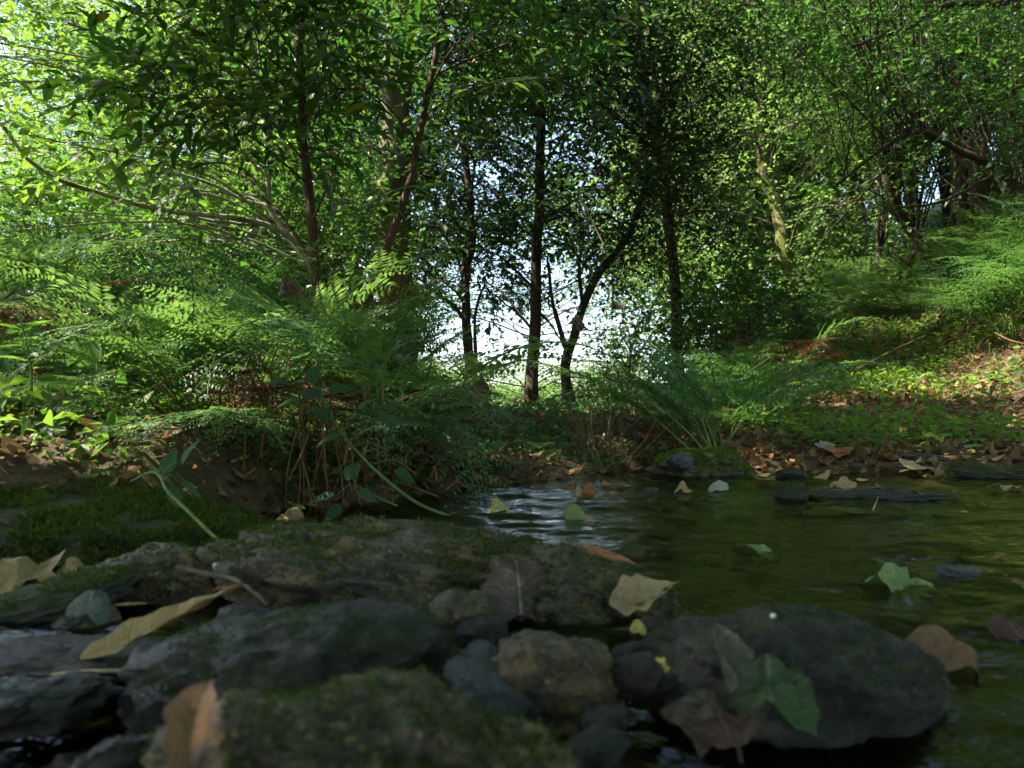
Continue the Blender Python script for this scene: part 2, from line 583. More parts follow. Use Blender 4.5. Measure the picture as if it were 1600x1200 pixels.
t.links.new(gl.outputs[0], mx.inputs[2])
t.links.new(mx.outputs[0], t.nodes['Material Output'].inputs[0])
M_WATER = m


# ------------------------------------------------------------------ ground and water
def warp(n, lo, hi, k, c=0.0):
    a, b_ = np.arcsinh((lo - c) * k), np.arcsinh((hi - c) * k)
    return c + np.sinh(np.linspace(a, b_, n)) / k


gx = warp(300, -400, 400, 1.3)
gy = warp(300, -60, 600, 1.1, 1.6)
X, Y = np.meshgrid(gx, gy, indexing='ij')
Z = ground(X, Y)
n, k = X.shape
ii = (np.arange(n - 1)[:, None] * k + np.arange(k - 1)[None]).ravel()
quad = np.stack([ii, ii + k, ii + k + 1, ii + 1], -1)
o = link('ground', mesh_np('ground', np.stack([X, Y, Z], -1).reshape(-1, 3), quad, [M_SOIL], True))
tag(o, kind='structure')

wx = np.linspace(-1.7, 4.2, 380)
wy = warp(340, .10, 3.0, 1.0, .3)
X, Y = np.meshgrid(wx, wy, indexing='ij')
q = np.stack([X.ravel(), Y.ravel(), 0 * X.ravel()], 1)
wv = .0050 * fbm(q * np.array([11, 19, 1]), 3, .55) + .0035 * fbm(q * np.array([3, 5, 1]) + 9, 2)
Z = wv.reshape(X.shape) - .045 * sstep(.70, .44, Y)
n, k = X.shape
ii = (np.arange(n - 1)[:, None] * k + np.arange(k - 1)[None]).ravel()
quad = np.stack([ii, ii + k, ii + k + 1, ii + 1], -1)
o = link('water', mesh_np('water', np.stack([X, Y, Z], -1).reshape(-1, 3), quad, [M_WATER], True))
tag(o, kind='structure')

# ------------------------------------------------------------------ rocks
import bmesh
_ico = {}


def ico(sub):
    if sub not in _ico:
        bm = bmesh.new()
        bmesh.ops.create_icosphere(bm, subdivisions=sub, radius=1)
        bm.verts.ensure_lookup_table()
        _ico[sub] = (np.array([v.co[:] for v in bm.verts]), np.array([[v.index for v in f.verts] for f in bm.faces]))
        bm.free()
    return _ico[sub]


def rotm(ax, ay, az):
    from mathutils import Euler
    return np.array(Euler((math.radians(ax), math.radians(ay), math.radians(az))).to_matrix())


def rock_verts(sub, r, seed, rough=.16, rot=(0, 0, 0), sq=2.6, fine=.03):
    V, F = ico(sub)
    p = np.sign(V) * np.abs(V) ** (2 / sq)
    p = p / np.maximum((np.abs(p) ** sq).sum(1, keepdims=True) ** (1 / sq), 1e-6)
    d = fbm(V * 1.1 + seed * 3.7, 3) * rough + fbm(V * 4 + seed, 3) * rough * .28 + fbm(V * 13 + seed, 3) * fine
    d = d - .16 * np.abs(fbm(V * 2.3 + seed * 2, 3)) * (rough / .16)
    p = p * (1 + d)[:, None] * np.array(r)
    if sub >= 5:
        p = p + unit(p) * (fbm(p * 34 + seed, 4, .6) * .0035 + fbm(p * 11 + seed, 2) * .004)[:, None]
    return p @ rotm(*rot).T, F


def rock(name, label, c, r, mat, seed, sub=5, rot=(0, 0, 0), rough=.16, fine=.02, group=None, cat='rock', moss=None, sq=2.25):
    r = tuple(np.array(r) * near_scale(c[1]))
    V, F = rock_verts(sub, r, seed, rough, rot, sq, fine)
    o = link(name, mesh_np(name, V, F, [mat], True), loc=c)
    tag(o, label, cat, group)
    if moss:
        n_, h, mm, lowz = moss
        me = o.data
        nor = np.zeros(len(me.vertices) * 3, np.float32)
        me.vertices.foreach_get('normal', nor)
        nor = nor.reshape(-1, 3)
        mask = (nor[:, 2] > lowz) & (fbm(V * 14 + seed, 3) > (-.1 if n_ < 50000 else -.5))
        idx = np.where(mask)[0]
        if len(idx):
            r_ = np.random.default_rng(seed)
            pick = r_.choice(idx, n_)
            P = V[pick] + r_.normal(0, r[0] * .012, (n_, 3)) * [1, 1, .2]
            d = unit(nor[pick] + r_.normal(0, .7, (n_, 3)))
            Vm, Fm = scatter((np.array([[-.25, 0, 0], [.25, 0, 0], [0, 1, .2]]), np.array([[0, 1, 2]])), P, basis(d, r_.normal(0, 1, (n_, 3))), h * r_.uniform(.5, 1.3, n_))
            tag(link('moss', mesh_np('moss', Vm, Fm, [mm]), o), kind='stuff')
    return o


rock('mossy_boulder', 'broad rounded boulder covered in dark green moss, below the sunlit herbs', W(110, 850, 1.50) + [-.02, 0, -.01], (.50, .28, .125), R_MOSSG, 3, 6, (0, 5, -6), .10, .016, moss=(70000, 0.0085, M_MOSS, -.1))
rock('granite_boulder', 'rough humped granite rock with moss patches, largest at the water edge', W(640, 915, 1.13), (.27, .17, .086), R_GRAN, 11, 6, (0, 6, 4), .20, .03, moss=(11000, 0.0044, M_MOSS, .45))
rock('granite_boulder', 'low end of granite rock sloping under a tan leaf with holes', W(905, 945, 1.07), (.155, .12, .072), R_GRAN, 12, 6, (0, 10, -8), .16, .03, moss=(3300, 0.0039, M_MOSS, .5))
rock('wet_stone', 'smooth dark blue-grey wet stone behind the blurred brown rock', W(455, 1050, .80), (.165, .115, .064), R_WET, 21, 6, (0, -5, 5), .12, .012, moss=(1980, 0.0033, M_MOSS, .5))
rock('near_rock', 'blurred brown mossy rock closest to the camera', W(585, 1265, .52), (.150, .10, .070), R_GRAN, 31, 6, (0, 9, 0), .16, .03, moss=(5500, 0.0033, M_MOSS, .3))
rock('wet_stone', 'dark wet stone with a white fleck, standing in the stream', W(1250, 1074, .83), (.155, .11, .078), R_WET, 41, 6, (0, 4, -3), .14, .014, moss=(1320, 0.0033, M_MOSS, .6))
rock('granite_stone', 'small golden speckled granite stone between the larger rocks', W(868, 1064, .76), (.062, .055, .047), R_GOLD, 51, 5, (0, 8, 20), .16, .035)
rock('slate_stone', 'flat blue-grey slate beside the golden granite stone', W(775, 1065, .74), (.055, .05, .016), R_SLATE, 61, 5, (12, 14, 10), .12, .02)
rock('slate_stone', 'small pale slate chip above the flat blue-grey slate', W(742, 1035, .77), (.028, .025, .014), R_SLATE, 62, 4, (10, -20, 30), .15, .02)
rock('slate_stone', 'tilted greenish slab beside the mossy boulder', W(60, 945, 1.02), (.14, .085, .026), R_MOSSG, 63, 5, (0, -14, 10), .12, .02, moss=(1980, 0.0033, M_MOSS, .4))
rock('granite_stone', 'lumpy granite stone under the dry grey twig', W(250, 925, 1.12), (.11, .09, .060), R_GRAN, 64, 5, (0, 0, 0), .2, .035, moss=(1980, 0.0033, M_MOSS, .4))
rock('granite_stone', 'pinkish granite knob at the front of the humped rock', W(718, 985, .92), (.05, .04, .038), R_GOLD, 66, 5, (0, 0, 40), .2, .03)
rock('wet_stone', 'reddish wet stone under the long tan leaf', W(110, 1030, .86), (.12, .07, .018), R_RED, 67, 5, (0, 0, 0), .14, .02)
rock('wet_stone', 'low black pebbly stone in the shallow trickle', W(40, 1095, .74), (.085, .06, .022), R_WET, 68, 5, (0, 0, 0), .2, .05)
rock('mossy_stone', 'dark mossy rock under the central ferns', W(745, 752, 2.42), (.13, .10, .065), R_MOSSG, 71, 5, (0, 0, 0), .16, .02, moss=(4400, 0.0066, M_MOSS, .0))
rock('mossy_stone', 'bank stone capped with bright green moss', W(1090, 735, 2.62), (.17, .13, .075), R_GRAN, 72, 5, (0, 0, 0), .16, .03, moss=(6500, 0.0099, M_BRIGHT_MOSS, .35))
rock('small_stone', 'round mossy stone poking out of the stream', W(1236, 772, 2.02), (.046, .04, .032), R_MOSSG, 73, 4, (0, 0, 0), .16, .03, moss=(1100, 0.0039, M_MOSS, .2))
rock('small_stone', 'dark pebbly stone at the foot of the leafy bank', W(1236, 742, 2.5), (.052, .05, .024), R_WET, 74, 4, (0, 0, 0), .2, .05)
rock('gravel_bar', 'low wet slab of rock beside the round mossy stone', W(1370, 778, 2.06), (.22, .10, .020), R_WET, 75, 5, (0, 0, 3), .2, .05)
rock('small_stone', 'flat brown stone among leaves at the water edge', W(1440, 722, 2.72), (.11, .08, .03), R_WET, 76, 4, (0, 5, 0), .2, .05)
rock('mossy_stone', 'green mossy log-shaped stone half under leaves', W(1550, 742, 2.5), (.15, .06, .034), R_MOSSG, 77, 5, (0, 6, -12), .16, .03, moss=(3300, 0.0055, M_MOSS, .1))
rock('small_stone', 'pale grey lump of stone beside the bright mossy stone', W(1062, 722, 2.5), (.04, .035, .025), R_SLATE, 78, 4, (0, 0, 0), .2, .03)
rock('small_stone', 'grey stone tucked under the brown dead bracken', W(700, 680, 2.55), (.07, .06, .06), R_SLATE, 79, 4, (0, 0, 0), .2, .03)
rock('small_stone', 'pale blue stone just breaking the rippled surface', W(1500, 893, 1.22), (.035, .025, .010), R_SLATE, 80, 4, (0, 0, 0), .15, .02)
rock('white_pebble', 'tiny white pebble on the rock by the dry twig', W(340, 884, 1.03), (.0065, .006, .0045), rock_mat('white_quartz', (.5, .5, .48), (.75, .75, .72), (.8, .8, .8), (.5, .5, .4), 0), 81, 3, cat='pebble')
rock('white_pebble', 'tiny white fleck of quartz on the dark wet stone', W(1208, 962, .80), (.0034, .003, .003), bpy.data.materials['white_quartz'], 82, 3, cat='pebble')

rq = np.random.default_rng(17)
for i in range(26):
    px = rq.uniform(-20, 1120)
    Yo = rq.uniform(.60, 1.0)
    py = 600 + .3 * F_PX / Yo - rq.uniform(5, 25)
    sz = rq.uniform(.018, .040)
    rock('wedged_stone', 'small dark wet stone wedged low between the larger rocks', W(px, py, Yo), (sz, sz * .85, sz * .5), (R_WET, R_GRAN, R_WET, R_RED)[i % 4], 200 + i, 4, tuple(rq.uniform(-20, 20, 2)) + (rq.uniform(0, 180),), .2, .03,
         group='small stones between the larger rocks', cat='stone')
for i in range(34):
    px, Yo = rq.uniform(980, 1660), rq.uniform(1.1, 2.3)
    sz = rq.uniform(.018, .05)
    c_ = W(px, 700, Yo)
    rock('bed_stone', 'rounded stone lying under the clear water in midstream', (c_[0], c_[1], gz(c_[0], c_[1]) + sz * .12), (sz, sz * .8, sz * .42), (R_PEB, R_GOLD, R_WET)[i % 3], 240 + i, 3, (0, 0, rq.uniform(0, 180)), .2, .03,
         group='stones under the clear water', cat='stone')

# pebbles of the bed: one mesh per variant, copied
peb = []
for s in range(5):
    V, F = rock_verts(3, (1, .8, .5), 90 + s, .2, (0, 0, 0), 2.4, .03)
    peb.append(mesh_np('pebble', V, F, [R_PEB if s % 2 else R_WET], True))
r_ = np.random.default_rng(5)
cnt = 0
for i in range(400):
    if i < 130:
        px, yy = r_.uniform(-40, 560), r_.uniform(.55, 1.0)
    elif i < 210:
        px, yy = r_.uniform(700, 1250), r_.uniform(.55, .95)
    else:
        px, yy = r_.uniform(1000, 1640), r_.uniform(1.9, 2.8)
    yy = D(yy)
    x = (px - 800) / F_PX * yy
    s = near_scale(yy) * r_.uniform(.006, .020) * (1.3 if i >= 210 else 1)
    z = gz(x, yy)
    if cnt >= 170:
        break
    if i % 2:
        continue
    o = link('pebble', peb[i % 5], loc=(x, yy, z + s * .25))
    o.rotation_euler = r_.uniform(-.5, .5, 3) + np.array([0, 0, r_.uniform(0, 6)])
    o.scale = (s, s, s)
    if yy < .85 and px < 600:
        tag(o, 'small wet pebble in the trickle beside the dark smooth stone', 'pebble', 'pebbles in the trickle')
    elif yy < .85:
        tag(o, 'small stream pebble lying in shallow water between the near rocks', 'pebble', 'pebbles between the near rocks')
    else:
        tag(o, 'small stone half sunk along the far water edge', 'pebble', 'pebbles along the far water edge')
    cnt += 1

# ------------------------------------------------------------------ openings cut in the crowns to steer sun onto chosen spots
SHAFTS = [(60, 470, 2.35, .55), (150, 640, 1.85, .45), (20, 690, 1.75, .30), (250, 730, 1.95, .22), (330, 640, 2.1, .24), (250, 560, 2.6, .28), (490, 560, 2.7, .14), (20, 330, 3.4, .5), (180, 200, 4.0, .5), (400, 740, 2.0, .07), (600, 690, 2.35, .13), (640, 590, 2.6, .14),
          (750, 640, 2.55, .20), (620, 620, 2.5, .16), (1060, 560, 2.75, .16), (935, 690, 2.68, .10), (1400, 525, 7.6, .55), (1500, 600, 4.3, .30), (1560, 640, 3.5, .16), (1380, 575, 5.0, .25), (1300, 695, 2.8, .08), (1460, 700, 2.85, .10),
          (1240, 510, 5.0, .28), (618, 190, 6.2, .14), (620, 90, 6.2, .12), (480, 300, 4.1, .07), (640, 300, 4.3, .07), (200, 320, 3.9, .18), (60, 270, 3.6, .18), (400, 335, 4.4, .14), (820, 130, 3.35, .16),
          (640, 295, 3.0, .10), (1180, 400, 11.3, 1.0), (1120, 250, 10.0, .8), (1200, 100, 10.0, .8), (1060, 60, 9.5, .7), (1130, 450, 9.0, 1.0), (440, 520, 2.9, .10), (300, 110, 4.3, .2)]
_SH = np.array([W(a, b_, c) for a, b_, c, d in SHAFTS])
_SR = np.array([d for a, b_, c, d in SHAFTS])
_SD = np.array(TO_SUN)


def shaded(P, r):
    ok = np.ones(len(P), bool)
    for c, rad in zip(_SH, _SR):
        v = P - c
        t_ = v @ _SD
        d = np.linalg.norm(v - t_[:, None] * _SD, axis=1)
        hit = np.where((t_ > .28 + rad * .5) & (d < rad * 1.1))[0]
        if len(hit):
            u = v[hit] - t_[hit, None] * _SD
            hit = hit[(fbm(u * 7 + c, 2) > -.5) & (d[hit] < rad * r.uniform(.75, 1.1, len(hit)))]
            ok[hit] = False
    return ok


# ------------------------------------------------------------------ foliage generators
T_OV = ovate(.50, .10, .14)
T_LANCE = ovate(.30, .10, .20, 5, .42)
T_RH = rhomb(.52)
T_RHL = rhomb(.34, .08, .16)
T_HERB = ovate(.26, .06, .22, 5, .4)
_leafmesh = {}


def leaf_mesh(tpl, mat, key):
    if (key, mat.name) not in _leafmesh:
        _leafmesh[(key, mat.name)] = mesh_np('leaf', tpl[0], tpl[1], [mat], True)
    return _leafmesh[(key, mat.name)]


def put_leaf(me, p, Rm, s, parent, name='leaf'):
    o = bpy.data.objects.new(name, me)
    COL.objects.link(o)
    if parent is not None:
        o.parent = parent
        p = np.asarray(p) - np.array(parent.location)
    m4 = np.eye(4)
    m4[:3, :3] = Rm * s
    m4[:3, 3] = p
    o.matrix_local = Matrix(m4.tolist())
    return o


def twig_leaves(r, S, D, L, K, size, flat=.75, droop=.25, jit=.35):
    """leaves set alternately along N twigs; returns positions, bases, sizes and the twig paths"""
    n = len(S)
    D = unit(D)
    up = np.array([0, 0, 1.0])
    lat = unit(np.cross(D, up) + 1e-4)
    nrm0 = unit(np.cross(lat, D) + r.normal(0, .25, (n, 3)))
    t = (np.arange(K) + .6) / K
    dr = np.zeros((n, K, 3))
    dr[..., 2] = -droop * (t[None] ** 2) * L[:, None]
    P = S[:, None] + D[:, None] * (t[None, :, None] * L[:, None, None]) + dr
    side = np.where(np.arange(K) % 2 == 0, 1.0, -1.0)
    ld = D[:, None] * .55 + lat[:, None] * side[None, :, None] * flat + r.normal(0, jit, (n, K, 3))
    ld[..., 2] -= .18
    ld[:, -1] = D + r.normal(0, .2, (n, 3))
    nr = nrm0[:, None] + r.normal(0, jit, (n, K, 3))
    nr[..., 2] += .35
    sz = size * np.clip(r.lognormal(-.12, .34, (n, K)), .35, 1.7) * (1 - .25 * np.abs(t - .5))[None]
    # three-sided twig
    ts = np.array([0, .5, 1.0])
    TP = S[:, None] + D[:, None] * (ts[None, :, None] * L[:, None, None])
    TP[..., 2] -= droop * ts[None] ** 2 * L[:, None]
    return P.reshape(-1, 3), basis(ld.reshape(-1, 3), nr.reshape(-1, 3)), sz.ravel(), TP


def twig_mesh(TP, rad):
    n = len(TP)
    off = np.array([[1, 0, 0], [-.5, .5, .7], [-.5, -.5, -.7]]) * rad
    taper = np.array([1, .75, .35])
    V = TP[:, :, None] + off[None, None] * taper[None, :, None, None]
    V = V.reshape(-1, 3)
    f = []
    for a in (0, 1):
        for b_ in range(3):
            c = (b_ + 1) % 3
            f.append([a * 3 + b_, a * 3 + c, a * 3 + 3 + c, a * 3 + 3 + b_])
    F = (np.array(f)[None] + (np.arange(n) * 9)[:, None, None]).reshape(-1, 4)
    return V, F


def ball(r, n, shell=.4):
    d = unit(r.normal(0, 1, (n, 3)))
    return d * (shell + (1 - shell) * r.random((n, 1))) ** .6


def px_blobs(r, n, px, py, Y, rad, keep=None):
    """stratified crown clumps filling a box of the view and its depth"""
    h = lambda b_, i: sum((i // b_ ** k % b_) / b_ ** (k + 1) for k in range(12))
    out, i = [], int(r.integers(5, 900))
    tries = 0
    while len(out) < n and tries < n * 20:
        i += 1
        tries += 1
        a, b_, c = h(2, i), h(3, i), h(5, i)
        X_, Y_, D_ = px[0] + a * (px[1] - px[0]), py[0] + b_ * (py[1] - py[0]), Y[0] + c * (Y[1] - Y[0])
        if keep is not None and not keep(X_, Y_):
            continue
        out.append((W(X_, Y_, D_), rad * r.uniform(.75, 1.25)))
    return out


def tree(name, label, cat, trunk, r0, r1, blobs, per, size, mats, seed, group=None, tpl='rh', K=9, L=(.35, .7), indiv=0, branches=(),
         bough_r=.012, limbs=True, flat=.75, sides=10, trunk_bump=.12, twig_r=.0022, trunk_name='trunk', squash=.6, axis=None, open_to_sun=True, droop=.25, thick=2.2):
    """trunk: points; blobs: (centre, radius); returns the Empty"""
    r = np.random.default_rng(seed)
    leafm, bark = mats
    trunk = np.asarray(trunk, float)
    root = thing(name, label, cat, trunk[0], group)
    org = trunk[0]
    TP_ = spline(trunk, max(14, len(trunk) * 8))
    n = len(TP_)
    rad = r0 + (r1 - r0) * np.linspace(0, 1, n) ** .8
    rad = rad * (1 + .5 * np.exp(-np.linspace(0, 1, n) * 18))
    wob = fbm(np.stack([np.linspace(0, 5, n), np.full(n, seed * 1.3), np.zeros(n)], 1), 3)
    TP_ = TP_ + np.stack([wob, np.roll(wob, 3), 0 * wob], 1) * r0 * .35
    mb = MB()
    mb.add(*tube(TP_, rad, sides, trunk_bump))
    mb.build(trunk_name, bark, root, org, True)
    for bp, b0, b1 in branches:
        q = spline(bp, len(bp) * 7)
        wv = fbm(np.stack([np.linspace(0, 6, len(q)), np.full(len(q), b0 * 999 + seed), np.zeros(len(q))], 1), 3)
        q = q + np.stack([0 * wv, 0 * wv, wv], 1) * b0 * 1.2
        mb = MB()
        mb.add(*tube(q, np.linspace(b0, b1, len(q)), 7, .15))
        mb.build('branch', bark, root, org, True)
    tw = MB()
    S_, D_, L_ = [], [], []
    for c, rb in blobs:
        k = max(2, int(per * thick * r.uniform(.7, 1.3)))
        p = ball(r, k) * rb * np.array([1, 1, squash])
        out = p / rb
        ax = TP_[np.argmin(np.abs(TP_[:, 2] - c[2]))] if axis is None else axis
        away = unit(c - ax + 1e-3)
        away[2] *= .3
        S_.append(c + p * .6)
        D_.append(out * .9 + away * .7 + r.normal(0, .35, (k, 3)))
        L_.append(r.uniform(*L, k) * (rb / .5) ** .3)
        if limbs:
            cand = TP_[(TP_[:, 2] < c[2] - .15 * rb)]
            cand = cand if len(cand) else TP_[:1]
            j = np.argmin(np.linalg.norm((cand - c) * [1, 1, .6], axis=1))
            j = max(0, min(len(cand) - 1, j - int(r.integers(0, 3 if name != 'slope_tree' else max(3, int(len(cand) * .4))))))
            a = cand[j]
            midp = (a * .5 + c * .5) + np.array([0, 0, .12 * np.linalg.norm(c - a)]) + r.normal(0, .06, 3) * np.linalg.norm(c - a)
            q = spline([a, midp, c, c + unit(c - midp) * rb * .7], 12)
            b0 = min(bough_r * r.uniform(.7, 1.3), r0 * .7)
            v, f = tube(q, np.linspace(b0, b0 * .25, 12), 5)
            tw.add(v, f)
            for e in S_[-1][:: 3]:
                st = q[int(r.integers(6, 11))]
                v, f = tube(spline([st, (st + e) / 2 + r.normal(0, .04, 3), e], 4), [b0 * .3, b0 * .25, b0 * .2, twig_r], 3, cap=False)
                tw.add(v, f)
    S_, D_, L_ = np.concatenate(S_), np.concatenate(D_), np.concatenate(L_)
    P, R_, sz, TPs = twig_leaves(r, S_, D_, L_, K, size, flat, droop)
    tw.add(*twig_mesh(TPs, twig_r))
    o = tw.build('twigs', bark if bark is not B_MOSSY else B_TWIG, root, org)
    o['kind'] = 'stuff'
    if open_to_sun:
        ok = shaded(P, r)
        P, R_, sz = P[ok], R_[ok], sz[ok]
    if indiv:
        vis = in_frame(P)
        order = np.argsort(np.where(vis, P[:, 1], 1e6 + P[:, 1]))
        near = order[:indiv][vis[order[:indiv]]]
        big = {'rh': T_OV, 'rhl': T_LANCE}[tpl]
        lm = leaf_mesh(big, leafm, tpl)
        for i in near:
            put_leaf(lm, P[i], R_[i], sz[i], root)
        m_ = np.ones(len(P), bool)
        m_[near] = False
        P, R_, sz = P[m_], R_[m_], sz[m_]
    if len(P):
        V, F = scatter({'rh': T_RH, 'rhl': T_RHL}[tpl], P, R_, sz)
        tag(link('crown', mesh_np('crown', V - org, F, [leafm]), root), kind='stuff')
    return root


def clone(root, loc, rz, sc, label=None):
    c = root.copy()
    COL.objects.link(c)
    c.location = loc
    c.rotation_euler = (0, 0, rz)
    c.scale = (sc, sc, sc)
    if label:
        c['label'] = label
    for ch in root.children:
        d = ch.copy()
        COL.objects.link(d)
        d.parent = c
    return c


def trunk_px(pts, Y, extra=()):
    """trunk from pixel points (bottom first) at depth Y, rooted in the ground"""
    P = [W(px, py, Y) for px, py in pts]
    b0 = P[0].copy()
    b0[2] = gz(b0[0], b0[1]) - .05
    if P[0][2] > b0[2] + .1:
        P.insert(0, b0)
    else:
        P[0] = b0
    return P + [np.array(e) for e in extra]


# ------------------------------------------------------------------ trees
def not_gap(x, y):
    return not (695 < x < 905 and y > 410)


R = np.random.default_rng
# pale-branched hazel at the far left
hz_br = [
    ([W(500, 455, 4.6), W(478, 405, 4.5), W(430, 352, 4.3), W(280, 335, 4.0), W(150, 310, 3.8), W(60, 265, 3.6), W(0, 190, 3.5)], .019, .008),
    ([W(478, 405, 4.5), W(425, 330, 4.5), W(400, 318, 4.5), W(340, 292, 4.4), W(250, 268, 4.3), W(180, 258, 4.2)], .016, .006),
    ([W(520, 168, 4.7), W(400, 135, 4.5), W(290, 112, 4.2), W(200, 72, 4.0), W(105, 30, 3.8)], .013, .006),
    ([W(470, 390, 4.6), W(410, 318, 4.7), W(330, 300, 4.8), W(230, 285, 4.9)], .010, .004),
    ([W(490, 420, 4.5), W(400, 380, 4.3), W(340, 365, 4.2), W(290, 345, 4.1)], .009, .004),
    ([W(430, 352, 4.3), W(330, 345, 4.2), W(240, 320, 4.1), W(180, 290, 4.0)], .010, .004),
]
tree('hazel_tree', 'leaning hazel with long pale branches and bright thin leaves, beside the reddish sapling', 'tree',
     trunk_px([(505, 470), (495, 440), (465, 390), (425, 330), (415, 200), (380, 20), (350, -150)], 4.6), .030, .012,
     px_blobs(R(1), 34, (-160, 430), (-120, 420), (3.4, 5.2), .42, lambda x, y: x < 430 and not (y > 330 and x > 340)), 11, .066, (M_LEAF_FRESH, B_PALE), 101,
     K=8, L=(.25, .5), indiv=300, branches=hz_br, bough_r=.007)
# reddish saplings with long dark leaves
tree('chestnut_sapling', 'straight thin reddish sapling with long dark drooping leaves', 'tree',
     trunk_px([(502, 475), (490, 400), (488, 330), (474, 230), (468, 120), (465, 20), (460, -140)], 4.1), .033, .018,
     px_blobs(R(2), 24, (250, 560), (-140, 250), (3.3, 4.6), .32), 8, .090, (M_LEAF_DARK, B_RED), 102, tpl='rhl', K=8, L=(.25, .45), indiv=300, bough_r=.006, flat=.9,
     branches=[([W(482, 400, 4.1), W(440, 340, 4.2), W(395, 290, 4.3), W(372, 275, 4.4)], .008, .004)])
tree('chestnut_sapling', 'slanting reddish sapling crossing in front of the mossy trunk', 'tree',
     trunk_px([(573, 495), (592, 430), (612, 375), (638, 300), (655, 220), (668, 150), (685, 60), (700, -120)], 4.3), .030, .014,
     px_blobs(R(3), 20, (540, 900), (-160, 190), (3.6, 5.0), .32, lambda x, y: not (570 < x < 690 and y > 20)), 12, .092, (M_LEAF_DARK, B_RED), 103, tpl='rhl', K=8, L=(.25, .45), indiv=250, bough_r=.006, flat=.9)
# the big mossy trunk
tree('oak_tree', 'thick mossy trunk rising behind the two saplings', 'tree',
     trunk_px([(628, 510), (626, 420), (622, 300), (622, 190), (630, 90), (636, -40), (650, -300), (655, -600)], 6.2), .150, .10,
     px_blobs(R(4), 30, (330, 900), (-600, 60), (4.8, 8.0), .62), 20, .085, (M_LEAF_SHADE, B_MOSSY), 104, K=9, L=(.35, .7), bough_r=.02, sides=20, trunk_bump=.22,
     branches=[([W(625, 150, 6.2), W(570, 90, 6.1), W(520, 20, 5.9)], .04, .02), ([W(628, 110, 6.2), W(690, 40, 6.3), W(760, -40, 6.4)], .04, .02)])
# the thin trunks before the bright gap
tree('alder_tree', 'slim alder with a low side branch, nearest the bright gap', 'tree',
     trunk_px([(738, 600), (732, 520), (728, 430), (738, 380), (735, 300), (725, 200), (720, 40)], 7.0), .052, .03,
     px_blobs(R(5), 24, (630, 790), (40, 430), (6.0, 8.2), .42, not_gap), 13, .07, (M_LEAF_SHADE, B_DARK), 105, K=8, L=(.3, .6), bough_r=.011,
     branches=[([W(727, 505, 7), W(700, 470, 7), W(670, 450, 7.1), W(640, 425, 7.2)], .02, .008), ([W(728, 440, 7), W(715, 410, 7), W(700, 380, 6.9), W(690, 330, 6.8)], .018, .008),
               ([W(744, 560, 7), W(742, 500, 7), W(752, 460, 7), W(760, 430, 7)], .018, .007)])
tree('alder_tree', 'straight dark alder standing in the middle of the bright gap', 'tree',
     trunk_px([(830, 640), (832, 560), (838, 450), (838, 380), (842, 250), (845, 100), (850, -100)], 7.4), .060, .04,
     px_blobs(R(6), 36, (740, 960), (20, 430), (6.4, 8.6), .46, not_gap), 13, .07, (M_LEAF_SHADE, B_DARK), 106, K=8, L=(.3, .6), bough_r=.013,
     branches=[([W(836, 520, 7.4), W(810, 490, 7.4), W(780, 470, 7.5), W(750, 440, 7.6)], .014, .005), ([W(838, 480, 7.4), W(870, 520, 7.4), W(880, 545, 7.3)], .012, .005)])
tree('alder_tree', 'leaning alder with forked stems beside the straight dark one', 'tree',
     trunk_px([(890, 620), (882, 570), (898, 520), (915, 470), (940, 420), (985, 360), (1020, 250), (1040, 100)], 7.6), .052, .03,
     px_blobs(R(8), 26, (930, 1130), (40, 410), (6.4, 8.6), .46, not_gap), 20, .055, (M_LEAF_SHADE, B_DARK), 107, K=9, L=(.3, .6), bough_r=.013,
     branches=[([W(890, 560, 7.6), W(872, 500, 7.6), W(862, 460, 7.6), W(855, 400, 7.7)], .03, .012), ([W(910, 480, 7.6), W(905, 420, 7.5), W(912, 380, 7.5)], .02, .01)])
tree('holly_tree', 'dense tree with shade-darkened leaves hanging over the middle of the stream', 'tree',
     trunk_px([(1060, 560), (1050, 400), (1030, 250), (1000, 80), (980, -150)], 8.2), .07, .04,
     px_blobs(R(9), 34, (740, 1130), (-200, 330), (5.6, 8.4), .52, lambda x, y: not_gap(x, y) and (y < 190 or x > 930)), 24, .07, (M_LEAF_SHADE, B_DARK), 108, K=9, L=(.3, .6), bough_r=.013)
# maple beyond the path bend
tree('maple_tree', 'gnarled tree with two bare side limbs where the path bends', 'tree',
     trunk_px([(1252, 480), (1238, 440), (1225, 390), (1215, 330), (1195, 260), (1190, 150), (1200, 0)], 11.5), .16, .07,
     px_blobs(R(10), 60, (990, 1430), (-330, 330), (8.5, 13.5), .85, lambda x, y: y < 220 or not 1140 < x < 1290), 22, .085, (M_LEAF_FAR, B_MOSSY), 109, K=10, L=(.5, .9), bough_r=.022,
     branches=[([W(1225, 395, 11.5), W(1200, 380, 11.4), W(1178, 352, 11.2)], .045, .02), ([W(1228, 415, 11.5), W(1200, 408, 11.3), W(1168, 412, 11.1)], .045, .015),
               ([W(1235, 420, 11.5), W(1262, 390, 11.6), W(1275, 360, 11.8)], .03, .012)])
